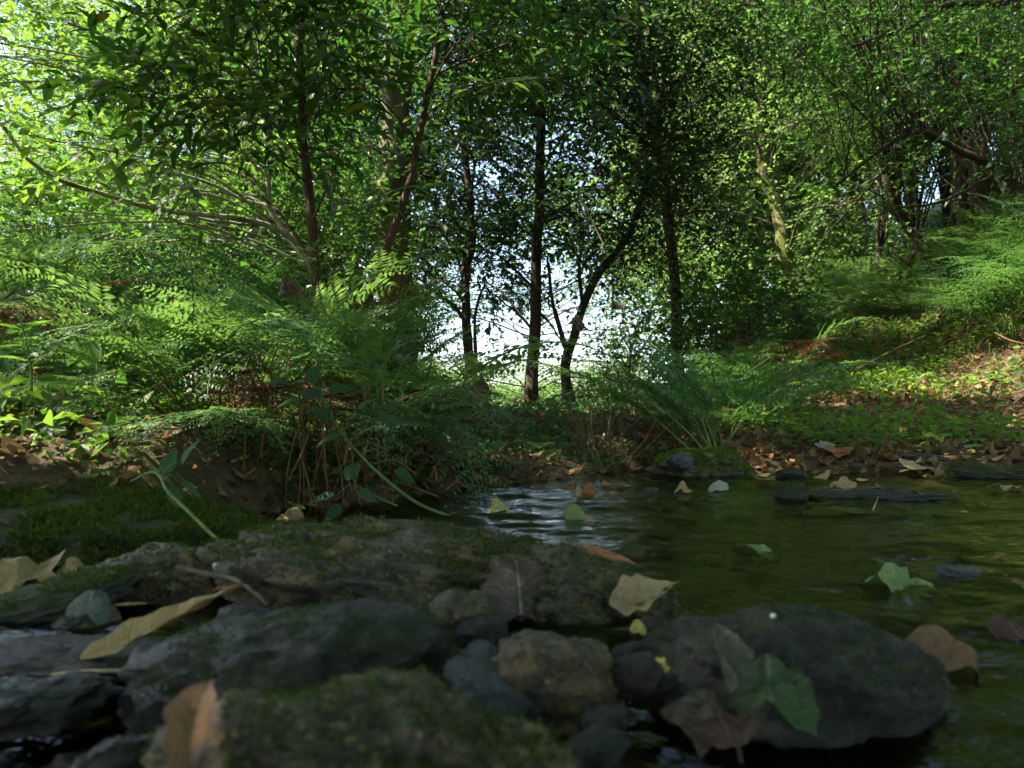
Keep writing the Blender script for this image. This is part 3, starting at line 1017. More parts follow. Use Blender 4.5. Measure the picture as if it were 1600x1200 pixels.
# trees on the slope to the right
tree('slope_tree', 'curved mossy tree arching from the fern slope over the path', 'tree',
     trunk_px([(1612, 400), (1592, 310), (1555, 262), (1500, 235), (1440, 205), (1395, 220), (1340, 262), (1315, 285)], 6.8), .055, .012,
     px_blobs(R(12), 56, (1180, 1680), (-160, 330), (5.4, 8.6), .5, lambda x, y: y < 215 and not (x < 1290 and y > 120)) + px_blobs(R(13), 16, (1020, 1420), (-520, -60), (4.8, 7.0), .6), 22, .055, (M_LEAF_MID, B_DARK), 110, K=9, L=(.35, .65), bough_r=.007,  # second set: unseen crown clumps added to shade the fern slope
     branches=[([W(1600, 310, 6.8), W(1640, 150, 6.6), W(1600, 25, 6.4), W(1550, 8, 6.3), W(1480, 20, 6.2), W(1400, 45, 6.0), W(1330, 62, 5.8)], .05, .012),
               ([W(1600, 200, 6.6), W(1540, 115, 6.6), W(1500, 118, 6.5), W(1440, 150, 6.4)], .02, .007),
               ([W(1560, 265, 6.8), W(1480, 310, 6.7), W(1400, 325, 6.6), W(1330, 355, 6.5)], .016, .006)])
tl = [('thick leaning trunk among the shaded group on the fern slope', [(1470, 435), (1448, 400), (1428, 370), (1390, 300), (1370, 150)], 9.5, .09),
      ('dark upright trunk with dead snags above the fern slope', [(1522, 395), (1510, 350), (1505, 300), (1500, 150), (1490, -50)], 8.5, .14),
      ('dark trunk beside the snagged one above the ferns', [(1552, 385), (1545, 340), (1530, 290), (1520, 150), (1515, -50)], 8.3, .15),
      ('slim forked tree at the foot of the fern slope', [(1422, 450), (1420, 425), (1425, 400), (1430, 380), (1440, 300)], 9.8, .035),
      ('slim bent tree where the slope meets the path', [(1392, 475), (1378, 450), (1370, 420), (1374, 395), (1385, 320)], 10.2, .05),
      ('small twin-stemmed tree behind the fern slope', [(1492, 408), (1486, 380), (1480, 350), (1470, 250)], 9.6, .06)]
for i, (lb, pts, Yd, r0) in enumerate(tl):
    x0 = pts[-1][0]
    br = []
    if i == 1:
        br = [([W(1505, 330, 8.5), W(1518, 342, 8.3), W(1535, 341, 8.1)], .012, .004), ([W(1512, 320, 8.5), W(1490, 335, 8.4), W(1480, 352, 8.2)], .012, .004)]
    if i == 3:
        br = [([W(1422, 415, 9.8), W(1400, 400, 9.8), W(1392, 390, 9.8)], .02, .01)]
    tree('slope_tree', lb, 'tree', trunk_px(pts, Yd), r0, r0 * .6,
         px_blobs(R(20 + i), 13, (x0 - 90, x0 + 130), (-120, 240), (Yd - 1, Yd + 1.5), .6), 18, .07, (M_LEAF_MID, B_DARK), 120 + i, group='trees on the fern slope', bough_r=.014, branches=br)

# understorey shrubs that close the view between the trunks
shr = [('bushy undergrowth along the foot of the bright gap', (930, 1030), (560, 625), (6.0, 8.0), 6, 10, .05, M_LEAF_MID),
       ('dense dark thicket closing the view behind the bracken', (-120, 560), (430, 600), (6.5, 8.5), 26, 26, .07, M_LEAF_MID),
       ('leafy green shrub behind the hazel branches', (-150, 260), (320, 540), (4.6, 6.4), 18, 24, .075, M_LEAF_MID),
       ('dark shrub between the saplings and the mossy trunk', (330, 560), (280, 500), (5.0, 7.0), 18, 24, .065, M_LEAF_MID),
       ('evergreen bush filling the space above the hazel', (150, 560), (100, 330), (6.0, 8.0), 18, 26, .075, M_LEAF_DARK),
       ('light leafy bush at the edge of the bright gap', (600, 690), (400, 600), (7.0, 9.5), 12, 16, .05, M_LEAF_MID),
       ('pale green bush glowing beside the path bend', (1010, 1170), (400, 520), (8.0, 11), 16, 22, .075, M_LEAF_FAR),
       ('thin twiggy bush with sparse leaves standing in the bright gap', (650, 990), (420, 600), (8.5, 10.5), 20, 3.5, .05, M_LEAF_MID),
       ('low bush at the bottom of the bright gap', (925, 1030), (480, 620), (7.5, 9), 10, 10, .05, M_LEAF_MID),
       ('broad bush under the gnarled tree', (1080, 1240), (470, 570), (6.0, 8.5), 14, 24, .06, M_LEAF_MID),
       ('blue-green bush behind the slim bent tree', (1270, 1480), (370, 470), (11, 14), 18, 24, .085, M_LEAF_FAR)]
for i, (lb, bx, by, bd, nb, per, sz, lm) in enumerate(shr):
    bl = px_blobs(R(40 + i), nb, bx, by, bd, .42 * (sum(bd) / 12) ** .5, (lambda x, y: x < 725 or x > 880) if 'twiggy' in lb else None)
    c = (bx[0] + bx[1]) / 2
    Yd = sum(bd) / 2
    tree('shrub', lb, 'shrub', trunk_px([(c, by[1] + 10), (c + 6, by[1] * .7 + by[0] * .3), (c + 9, (by[0] + by[1]) / 2)], Yd), .016, .006, bl, per, sz, (lm, B_DARK), 140 + i, trunk_name='stem', bough_r=.009, squash=.8)

# far woodland: three builds, then copies on the hill behind
far = []
for i, (mt, sz) in enumerate(((M_LEAF_FAR, .13), (M_LEAF_FAR, .12), (M_LEAF_MID, .12))):
    r = R(60 + i)
    H = 9 + i
    bl = [(np.array([r.normal(0, 1.6), r.normal(0, 1.6), H * (.25 + .75 * ((j + .5) / 44)) + r.normal(0, .3)]), 1.15 * r.uniform(.8, 1.2)) for j in range(44)]
    far.append(tree('forest_tree', 'x', 'tree', [(0, 0, -.3), (.1, 0, H * .3), (-.1, .1, H * .6), (0, 0, H)], .19, .05, bl, 34, sz * 1.2, (mt, B_GREY), 160 + i, group='trees of the far wood', open_to_sun=False, K=10, L=(.6, 1.1), bough_r=.03, twig_r=.005))
spots = [(1130, 15, 'pale tree behind the leaning alder, edge of the far wood'), (1180, 19, 'bright tree filling the distance over the glowing bush'), (1170, 16, 'sunlit tree just behind the gnarled tree'),
         (1260, 20, 'tall far tree above the path bend'), (1340, 17, 'far tree above the slim bent tree'), (1420, 21, 'high tree at the top of the path'), (1500, 16, 'tall tree behind the snagged trunk'),
         (1580, 19, 'tree crowning the fern slope'), (1690, 13, 'tree at the shoulder of the fern slope'), (1160, 28, 'distant pale tree between two nearer crowns'), (1300, 27, 'distant tree at the head of the valley'),
         (420, 14, 'tree behind the straight reddish sapling'), (330, 15, 'tree behind the hazel canopy'), (120, 19, 'small tree showing bright through the hazel'),
         (560, 15, 'tree directly behind the thick mossy trunk')]
for i, (x, y) in enumerate(((-5, -4), (0, -6), (5, -4.5), (8, -.5), (-9, 0), (6.5, 3.0))):  # unseen copies added around the camera to darken the near rocks
    back = clone(far[i % 3], (x, y, gz(x, y)), i * 1.7, .8, 'broad tree standing behind the viewpoint, outside the picture')
    back['group'] = 'trees behind the viewpoint'
for i, (px, Yd, lb) in enumerate(spots):
    src = far[i % 3]
    g_ = G(px, Yd)
    rz, sc = (i * 2.4) % 6.28, (.85 + .3 * ((i * 7) % 5) / 5) * (.75 if px < 600 else 1) * (.62 if 640 < px < 1000 else 1)
    if i < 3:
        src.location = g_
        src.rotation_euler = (0, 0, rz)
        src.scale = (sc, sc, sc)
        src['label'] = lb
    else:
        clone(src, g_, rz, sc, lb)

for i, (px, Yd, top) in enumerate(((668, 40, 548), (715, 46, 572), (765, 38, 590), (815, 44, 582), (862, 39, 592), (905, 45, 570), (950, 40, 545))):
    g_ = G(px, Yd)
    hgt = CAM_Z + (HOR - top) / F_PX * Yd - g_[2]
    clone(far[i % 3], g_, i * 1.9, hgt / (10.2 + i % 3), 'tree on the far side of the valley, low in the bright gap')['group'] = 'trees across the valley'

# trees standing beside the photographer: their crowns reach into the top of the view and shade the stream
def cloud(n, x, y, z, rad, s0):
    q = R(s0)
    return [(np.array([q.uniform(*x), q.uniform(*y), q.uniform(*z)]), rad) for _ in range(n)]


tree('overhanging_tree', 'leafy boughs hanging in from beside the stream, over the near rocks', 'tree', [(-3.4, .6, .05), (-3.3, .7, 1.5), (-3.0, .9, 3.2), (-2.4, 1.2, 5.0)], .14, .05,
     cloud(56, (-4.8, 2.8), (-2.8, 2.4), (2.6, 5.2), .75, 500) + cloud(34, (-4.8, -1.3), (-1.0, 1.05), (2.7, 4.8), .62, 502) + cloud(20, (-3.6, -.8), (.8, 3.2), (3.0, 5.0), .7, 501), 22, .12, (M_LEAF_FRESH, B_GREY), 180, K=9, L=(.4, .8), bough_r=.016)
tree('overhanging_tree', 'bright leafy branch tips hanging in over the hazel', 'tree', [(-4.2, 2.6, .2), (-4.1, 2.7, 1.5), (-3.9, 2.8, 3.2), (-3.6, 3.0, 5.0)], .10, .05,
     cloud(16, (-4.6, -1.6), (2.4, 4.0), (2.9, 4.8), .5, 510), 16, .085, (M_LEAF_FRESH, B_GREY), 181, K=9, L=(.4, .7), bough_r=.014)


# ------------------------------------------------------------------ ferns
def frond_mesh(seed, mat, stem_m, npairs=12, width=.34, arch=1.5, a0=75, stalk=.28, droop=.12, pin=True):
    """bracken frond of unit length: an arching midrib, paired pinnae, each with its pinnules"""
    r = np.random.default_rng(seed)
    n = 28
    ang = math.radians(a0) - arch * np.linspace(0, 1, n) ** 1.3
    st = 1 / (n - 1)
    y = np.concatenate([[0], np.cumsum(np.cos(ang[:-1]) * st)])
    z = np.concatenate([[0], np.cumsum(np.sin(ang[:-1]) * st)])
    x = np.cumsum(r.normal(0, .0022, n))
    C = np.stack([x, y, z], 1)
    Tn = unit(np.gradient(C, axis=0))
    Vs, Fs, mi, nv = [], {3: [], 4: []}, {3: [], 4: []}, 0

    def add(V, F, m_):
        nonlocal nv
        for f in F:
            Fs[f.shape[1]].append(f + nv)
            mi[f.shape[1]].append(np.full(len(f), m_))
        Vs.append(V)
        nv += len(V)
    add(*tube(C, np.linspace(.0065, .0012, n), 4), 1)
    P_, D_, N_, S_ = [], [], [], []
    for i in range(npairs):
        u = (i + .5) / npairs
        t = stalk + (1 - stalk) * u ** .95
        k = min(int(t * (n - 1)), n - 2)
        p = C[k] + (C[k + 1] - C[k]) * (t * (n - 1) - k)
        tan = Tn[k]
        nor = unit(np.cross(np.array([1, 0, 0]), tan))
        plen = width * (1 - u) ** .85 * (1 if u > .1 else .85) + .012
        for sgn in (-1, 1):
            lat = np.array([sgn, 0, 0])
            d = unit(lat * .9 + tan * (.38 + .25 * u) + r.normal(0, .12, 3))
            L_ = plen * r.uniform(.72, 1.14)
            m2 = max(5, int(15 * (1 - u) ** .5))
            v = (np.arange(m2) + .4) / m2
            pp = p + d * (v * L_)[:, None] + nor * (-droop * (v ** 2) * L_)[:, None] * (1 if sgn else 1)
            pl = L_ * .18 * (1 - v) ** .7 + .008
            q = unit(np.cross(nor, d))
            for s2 in (-1, 1):
                P_.append(pp)
                D_.append(unit(q * s2 + d * .45 + r.normal(0, .13, (m2, 3))) - nor * r.uniform(-.05, .30))
                N_.append(np.tile(nor, (m2, 1)) + r.normal(0, .15, (m2, 3)))
                S_.append(pl * r.uniform(.7, 1.2, m2) * (r.random(m2) > .06))
    P_, D_, N_, S_ = map(np.concatenate, (P_, D_, N_, S_))
    V, F = scatter(rhomb(.40, .03, .05), P_, basis(D_, N_), S_)
    add(V, [F], 0)
    faces, mats_ = [], []
    for kk in (3, 4):
        if Fs[kk]:
            faces.append(np.concatenate(Fs[kk]))
            mats_.append(np.concatenate(mi[kk]))
    return mesh_np('frond', np.concatenate(Vs), faces, [mat, stem_m], False, np.concatenate(mats_))


def variants(mat, stem, s0):
    return [frond_mesh(s0 + i, mat, stem, arch=a, a0=b_, width=wd) for i, (a, b_, wd) in enumerate(((1.0, 58, .36), (1.35, 66, .34), (1.9, 78, .32), (.7, 45, .38), (1.2, 52, .34)))]


FV = variants(M_FERN, B_GREEN, 300)
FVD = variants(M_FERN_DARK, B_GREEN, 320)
FVH = [frond_mesh(360 + i, M_FERN, B_GREEN, npairs=10, arch=a, a0=b_, width=.44, stalk=.24) for i, (a, b_) in enumerate(((1.0, 50), (1.5, 62), (.8, 42), (1.3, 56)))]
FVB = variants(M_FERN_DEAD, B_STALK, 340)


def put_frond(me, p, az, L, pitch, roll, parent, name='frond'):
    o = bpy.data.objects.new(name, me)
    COL.objects.link(o)
    o.parent = parent
    M_ = Matrix.Translation(Vector(p) - parent.location) @ Matrix.Rotation(az, 4, 'Z') @ Matrix.Rotation(pitch, 4, 'X') @ Matrix.Rotation(roll, 4, 'Y') @ Matrix.Scale(L, 4)
    o.matrix_local = M_
    return o


def fern(label, base, n, L, seed, vs_=None, az=None, spread=math.pi, lift=0.0, group=None, name='fern', cat='fern'):
    """az: 0 points away from the camera (+y), pi/2 towards -x, pi towards the camera"""
    r = np.random.default_rng(seed)
    vs_ = vs_ or FV
    root = thing(name, label, cat, base, group)
    for i in range(n):
        a = (az if az is not None else 0) + spread * (2 * (i + r.uniform(.2, .8)) / n - 1)
        put_frond(vs_[int(r.integers(0, len(vs_)))], np.array(base) + r.normal(0, .02, 3) * [1, 1, 0], a, 1.18 * L * r.uniform(.75, 1.2), lift + r.normal(0, .12), r.normal(0, .18), root)
    return root


def FB(px, Y, dz=0):
    g_ = G(px, Y)
    return g_ + np.array([0, 0, dz])


hero = [
    # label, base px, depth, dz, n, length, variants, az, spread, lift, seed
    ('bright sunlit bracken in front of the pale hazel, fronds catching the sun', -60, 2.35, .16, 8, .52, FVH, -1.2, 1.3, .0, 1),
    ('bracken drooping over the sunlit herbs, beside the mossy boulder', 350, 2.1, .12, 6, .46, FVH, 2.9, 1.6, -.55, 2),
    ('small bracken hanging low over the leaf litter bank', 285, 1.95, .02, 7, .40, FV, 2.6, 1.5, .0, 3),
    ('wide arching fern over the brown dead bracken at the stream', 660, 2.45, .08, 8, .54, FVH, 0, math.pi, -.15, 4),
    ('fern with toothed fronds hanging towards the water in the middle', 630, 2.35, .14, 5, .46, FVH, 2.8, .9, -.7, 5),
    ('tall feathery fern plume arching beside the bright gap', 1120, 2.75, .0, 5, .68, FVH, .95, .45, .15, 6),
    ('fern with steep fronds behind the bright mossy stone', 1120, 2.9, .0, 5, .52, FVD, 0, math.pi, .1, 7),
    ('low green fern at the water edge under the dark mossy rock', 850, 2.7, .0, 6, .13, FV, 0, math.pi, -.2, 8),
    ('fern spreading between the bramble stems and the saplings', 480, 2.6, .08, 7, .58, FVH, 0, math.pi, .0, 9),
    ('fern in the shade below the straight reddish sapling', 400, 3.0, .06, 5, .52, FVD, 0, math.pi, .1, 10),
    ('tall bracken standing before the hazel branches', 230, 3.1, .12, 5, .58, FVD, 0, math.pi, .15, 11),
    ('fern below the slanting reddish sapling', 590, 3.0, .08, 5, .52, FVD, 0, math.pi, .0, 12),
    ('dark fern with thin fronds at the bottom of the bright gap', 1085, 3.6, .0, 6, .40, FVD, 0, math.pi, .0, 13),
    ('fern clump left of the leafy bank, under the leaning alder', 1090, 3.1, .02, 6, .42, FVD, 0, math.pi, .0, 14),
    ('bracken filling the middle of the leafy bank', 1180, 3.7, .02, 7, .52, FVD, 0, math.pi, .0, 15),
    ('bracken behind the leafy bank near the path', 1130, 4.6, .0, 7, .60, FVD, 0, math.pi, .1, 16),
    ('bracken beside the orange dead fronds near the path', 1250, 5.2, .0, 7, .55, FV, 0, math.pi, .0, 17),
    ('fern behind the thick mossy trunk base', 640, 4.2, .05, 7, .55, FVD, 0, math.pi, .1, 18),
    ('fern in the dark hollow beside the hazel foot', 120, 3.4, .15, 7, .60, FVD, 0, math.pi, .1, 19),
    ('fern behind the wide arching one, close to the slim alder', 700, 3.6, .0, 6, .42, FV, 0, math.pi, .0, 20),
    ('fern over the brown root mat, between bramble and stream', 540, 2.4, .08, 9, .48, FV, 2.4, 1.6, .0, 21),
    ('deep green fern overhanging the dark hollow bank', 430, 2.15, .14, 7, .46, FVD, 2.9, 1.5, -.55, 23),
    ('small fern hanging over the litter just above the mossy boulder', 170, 1.86, .04, 6, .26, FV, 2.9, 1.6, -.75, 24),
    ('small drooping fern where the litter meets the dark hollow', 372, 1.84, .07, 7, .30, FV, 2.9, 1.6, -.75, 26),
    ('fern frond clump hanging over the dead bracken, close to the water', 610, 2.2, .08, 7, .34, FV, 3.0, 1.4, -.75, 28),
    ('fern curling over the red-brown stalks by the water', 625, 2.15, .12, 7, .42, FV, 2.9, 1.5, -.6, 25),
    ('sparse fern at the foot of the straight dark alder', 885, 4.8, .0, 5, .26, FVD, 0, math.pi, .0, 22),
]
for lb, px, Yd, dz, n_, L_, vs_, az, sp_, lf, sd_ in hero:
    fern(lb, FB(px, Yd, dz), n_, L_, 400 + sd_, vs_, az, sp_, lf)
# ferns of the slope and of the far verge
r = R(77)
k = 0
for i in range(160):
    Yd = r.uniform(4.4, 9.5)
    px = r.uniform(1440, 1740)
    x = (px - 800) / F_PX * Yd
    if x < .53 * Yd + .55:
        continue
    lab = 'dark green bracken ' + ('low on the shaded slope' if x < .53 * Yd + .9 else 'high on the shaded slope') + (', nearest the stream bank' if Yd < 5.6 else ', halfway to the trunks' if Yd < 7.4 else ', at the feet of the trunks')
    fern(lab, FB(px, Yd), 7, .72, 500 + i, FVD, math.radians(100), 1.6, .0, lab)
    k += 1
    if k >= 36:
        break
for i in range(14):
    fern('pale fern at the far verge where the path bends', FB(r.uniform(1240, 1330) if i % 3 else r.uniform(1400, 1470), r.uniform(8, 11)), 7, .6, 560 + i, FV, 0, math.pi, 0, 'pale ferns at the path bend')
for i in range(12):
    fern('shaded fern in the undergrowth behind the saplings', FB(r.uniform(-60, 620), r.uniform(3.8, 5.6)), 8, .62, 580 + i, FVD, 0, math.pi, .1, 'shaded ferns behind the saplings')
# dead bracken
fern('red-brown heap of dead bracken on the bank beside the stream', FB(615, 2.35, .04), 12, .34, 601, FVB, 0, math.pi, -.5, name='dead_bracken', cat='dead fern')
fern('dark brown dead bracken hanging over the bank behind the mossy boulder', FB(420, 1.98, .12), 10, .26, 602, FVB, 3.1, 1.8, -.9, name='dead_bracken', cat='dead fern')
fern('orange-brown dead fronds beside the path, in the sun', FB(1225, 5.0, .15), 9, .42, 603, FVB, 0, math.pi, -.2, name='dead_bracken', cat='dead fern')
fern('brown dead fern at the foot of the thick mossy trunk', FB(605, 4.6, .35), 9, .40, 604, FVB, 0, math.pi, -.3, name='dead_bracken', cat='dead fern')
fern('brown dead fronds in the hollow behind the sunlit herbs', FB(60, 2.5, .10), 9, .40, 605, FVB, -.3, 1.6, -.2, name='dead_bracken', cat='dead fern')
fern('dry brown fern tangle below the leaning alder', FB(1020, 3.1, .0), 7, .22, 606, FVB, 0, math.pi, -.2, name='dead_bracken', cat='dead fern')


# ------------------------------------------------------------------ stalks, sticks, brambles, herbs
def stalks(label, name, cat, items, mat, group=None, part='stalk'):
    root = thing(name, label, cat, items[0][0][0])
    for pts, a, b_ in items:
        mb = MB()
        mb.add(*tube(spline(pts, 8), np.linspace(a, b_, 8), 5))
        mb.build(part, mat, root, np.array(root.location), True)
    return root


r = R(88)
it = []
for i in range(18):
    p = G(r.uniform(900, 985), r.uniform(2.6, 2.75))
    q = p + np.array([r.normal(0, .07), r.normal(0, .05), r.uniform(.08, .22)])
    it.append(([p, (p + q) / 2 + r.normal(0, .012, 3), q], .0026, .0012))
stalks('pale dry stalks standing at the water edge below the leaning alder', 'dry_stalks', 'dead stalks', it, B_STALK)
it = []
for i in range(60):
    p = G(r.uniform(545, 705), r.uniform(1.98, 2.3)) + np.array([0, 0, r.uniform(.02, .12)])
    q = p + np.array([r.normal(0, .14), r.normal(-.05, .05), r.uniform(-.05, .05)])
    it.append(([p, (p + q) / 2 + np.array([0, 0, .02]), q], .0028, .0014))
stalks('red-brown bracken stalks lying across the bank under the wide fern', 'dead_stalks', 'dead stalks', it, B_STALK)
it = []
for i in range(58):
    p = G(r.uniform(365, 600), r.uniform(1.86, 2.12)) + np.array([0, 0, r.uniform(.10, .22)])
    q = p + np.array([r.normal(0, .03), r.normal(-.06, .03), r.uniform(-.24, -.10)])
    it.append(([p, (p + q) / 2 + r.normal(0, .015, 3), q], .0022, .001))
stalks('dark hanging rootlets in the hollow bank behind the granite rock', 'bank_roots', 'roots', it, B_STALK, part='root')


it = []
r = R(89)
for i in range(70):
    p = G(r.uniform(880, 1050), r.uniform(2.9, 3.5))
    q = p + np.array([r.normal(0, .16), r.normal(0, .08), r.uniform(.06, .30)])
    it.append(([p, (p + q) / 2 + r.normal(0, .025, 3), q], .0024, .0010))
stalks('dark tangle of dead twigs behind the pale stalks, under the fern plume', 'twig_tangle', 'twigs', it, B_TWIG, part='twig')


def single(label, name, cat, pts, a, b_, mat, sides=7):
    mb = MB()
    q = spline(pts, len(pts) * 8)
    mb.add(*tube(q, np.linspace(a, b_, len(q)), sides, .12))
    o = mb.build(name, mat, None, (0, 0, 0), True)
    return tag(o, label, cat)


single('crooked dry grey twig lying on the rocks by the white pebble', 'twig', 'twig', [W(278, 886, 1.02), W(320, 896, 1.0), W(365, 905, .98), W(400, 928, .95), W(418, 946, .93)], .0032, .0014, B_TWIG)
single('dark branch slanting across the path verge', 'fallen_branch', 'branch', [W(1335, 580, 5.0), W(1395, 548, 5.2), W(1455, 521, 5.4)], .008, .006, B_DARK)
single('thin straw-coloured stem leaning over the leafy bank', 'leaning_weed', 'dry weed', [W(1130, 650, 3.0), W(1160, 592, 3.0), W(1200, 560, 3.0)], .004, .002, B_STRAW)
single('bare orange twig reaching over the dark hollow of the slope', 'bare_twig', 'twig', [W(1555, 520, 3.9), W(1580, 532, 3.8), W(1615, 540, 3.7)], .004, .002, B_STALK)
single('pale diagonal dead stick in the dark crown of the leaning alder', 'dead_stick', 'stick', [W(905, 305, 6.0), W(925, 345, 6.0), W(945, 385, 6.0)], .007, .005, B_STRAW)
single('brown stalk lying on the wet trickle below the long tan leaf', 'leaf_stalk', 'stalk', [W(80, 1057, .80), W(130, 1050, .80), W(195, 1048, .79)], .0022, .0014, B_STRAW)
single('short brown stick half under leaves near the round mossy stone', 'twig', 'twig', [W(1295, 768, 2.0), W(1340, 764, 2.0), W(1385, 760, 2.02)], .004, .002, B_TWIG)
for i, (a, b_, c) in enumerate((((800, 790), (806, 775), (803, 762)), ((1035, 838), (1040, 820), (1036, 812)))):
    single(('thin grass blade standing by the yellow-brown leaf in the stream', 'thin grass blade rising from the water by the granite rock')[i], 'grass_blade', 'grass blade', [W(*a, 1.8), W(*b_, 1.8), W(*c, 1.8)], .0012, .0004, M_GRASS, 4)

SERR = ovate(.60, .07, .20, 8, .40, .014)


def bramble(label, pts, Y0, Y1, r0, leaves, seed, mat=None, tpl=None):
    """leaves: (px, py, Y, size, azimuth degrees, tilt degrees)"""
    r = np.random.default_rng(seed)
    P = [W(a, b_, Y0 + (Y1 - Y0) * i / (len(pts) - 1)) for i, (a, b_) in enumerate(pts)]
    k_ = near_scale(P[0][1])
    r0 *= k_
    root = thing('bramble', label, 'bramble', P[0])
    mb = MB()
    q = spline(P, len(P) * 8)
    mb.add(*tube(q, np.linspace(r0, r0 * .45, len(q)), 7))
    mb.build('stem', B_GREEN, root, P[0], True)
    lm = leaf_mesh(tpl or SERR, mat or M_LEAF_BLUE, 'rhl' if tpl else 'serr')
    for px, py, Yl, s, a, tl_ in leaves:
        p = W(px, py, Yl)
        a, tl_ = math.radians(a), math.radians(tl_)
        d = np.array([math.cos(a) * math.cos(tl_), math.sin(a) * math.cos(tl_) * .6, math.sin(tl_)])
        nn = unit(np.array([0, -.45, 1.0]) + r.normal(0, .25, 3))
        put_leaf(lm, p, basis(d, nn), s * k_, root)
        near = q[np.argmin(np.linalg.norm(q - p, axis=1))]
        mb = MB()
        mb.add(*tube(spline([near, (near + p) / 2 + [0, 0, .01], p], 5), [r0 * .3, r0 * .3, r0 * .25, r0 * .22, r0 * .2], 4))
        mb.build('petiole', B_GREEN, root, P[0])
    return root


bramble('thick green bramble shoot arching over the mossy boulder', [(382, 872), (345, 848), (295, 800), (262, 768), (250, 745), (235, 738), (205, 752)], 1.22, 1.38, .0036,
        [(258, 742, 1.34, .052, 75, 60), (285, 726, 1.34, .056, 60, 55), (278, 752, 1.33, .050, 20, -30), (268, 760, 1.33, .045, -60, -35), (272, 735, 1.36, .040, 140, 40)], 1)
bramble('long green bramble stem bending from the dead bracken to the water', [(705, 808), (650, 785), (590, 738), (545, 690), (518, 650), (500, 610)], 1.75, 1.62, .0042,
        [(520, 655, 1.62, .062, 150, 25), (555, 650, 1.62, .060, 15, 10), (600, 668, 1.64, .075, 20, 15), (560, 640, 1.60, .055, 45, 30),
         (585, 655, 1.6, .06, 10, -5), (535, 680, 1.64, .06, 190, -15), (505, 622, 1.6, .062, 160, 20), (490, 600, 1.6, .055, 100, 40), (545, 700, 1.68, .05, 0, 20),
         (512, 610, 1.6, .05, 30, 10), (470, 625, 1.62, .06, 180, -10), (455, 600, 1.62, .05, 200, 10)], 2)
bramble('small bramble spray beside the hollow bank, near the water', [(620, 790), (585, 775), (560, 760)], 1.8, 1.75, .003,
        [(540, 750, 1.72, .055, 60, 40), (525, 775, 1.72, .060, 170, -5), (555, 768, 1.74, .055, 10, -20), (535, 790, 1.72, .05, 220, -30), (615, 735, 1.85, .06, 10, -25)], 3)
bramble('bramble runner with small leaves crossing the mossy trunk base', [(520, 560), (580, 520), (620, 480), (670, 455), (700, 440)], 2.9, 3.1, .004,
        [(575, 520, 2.9, .06, 20, 15), (600, 500, 2.9, .05, 100, 40), (640, 475, 3.0, .055, 30, 10), (560, 530, 2.9, .05, 180, -10), (665, 452, 3.0, .05, 60, 30)], 4)
bramble('bright chestnut-like spray of broad leaves before the slanting sapling', [(560, 330), (600, 305), (640, 292), (700, 290)], 3.0, 3.2, .004,
        [(600, 300, 3.0, .11, 170, -8), (610, 296, 3.0, .10, 200, 10), (640, 290, 3.05, .10, 20, -12), (625, 300, 3.0, .12, 150, -20), (660, 290, 3.1, .11, 5, 5), (580, 300, 3.0, .09, 120, 10), (690, 288, 3.1, .10, -10, 0)], 5, M_LEAF_FRESH, T_LANCE)
bramble('sunlit spray of laurel-like leaves hanging in the dark crown', [(668, 150), (735, 132), (780, 128), (820, 124), (860, 122)], 4.2, 3.3, .004,
        [(770, 135, 3.3, .085, 190, -15), (785, 128, 3.3, .09, 230, -40), (800, 130, 3.3, .085, 30, -5), (830, 125, 3.35, .09, 10, -25), (845, 122, 3.4, .08, 5, 5), (760, 128, 3.3, .08, 160, 20), (815, 122, 3.35, .08, 300, -45)], 6, M_LEAF_FRESH, T_LANCE)


def herb(label, base_px, Yd, top, n, size, seed, lean=0, mat=None, tpl=None, group=None):
    r = np.random.default_rng(seed)
    g_ = G(base_px, Yd)
    tp_ = W(base_px + lean, top, Yd)
    size *= near_scale(g_[1])
    root = thing('woodland_herb', label, 'herb', g_, group)
    q = spline([g_, (g_ + tp_) / 2 + r.normal(0, .012, 3), tp_], 14)
    mb = MB()
    mb.add(*tube(q, np.linspace(.0034, .0016, 14), 5))
    mb.build('stem', B_GREEN, root, g_, True)
    lm = leaf_mesh(tpl or T_HERB, mat or M_LEAF_FRESH, 'herb' if tpl is None else 'ov')
    for i in range(n):
        t_ = .2 + .8 * (i + .5) / n
        p = q[int(t_ * 13)]
        a = i * 2.4 + r.uniform(-.4, .4)
        d = np.array([math.cos(a), math.sin(a) * .8, r.uniform(-.15, .35) + (.6 if i > n - 3 else 0)])
        put_leaf(lm, p, basis(d, np.array([0, 0, 1.0]) + r.normal(0, .25, 3)), size * r.uniform(.75, 1.15), root)
    return root


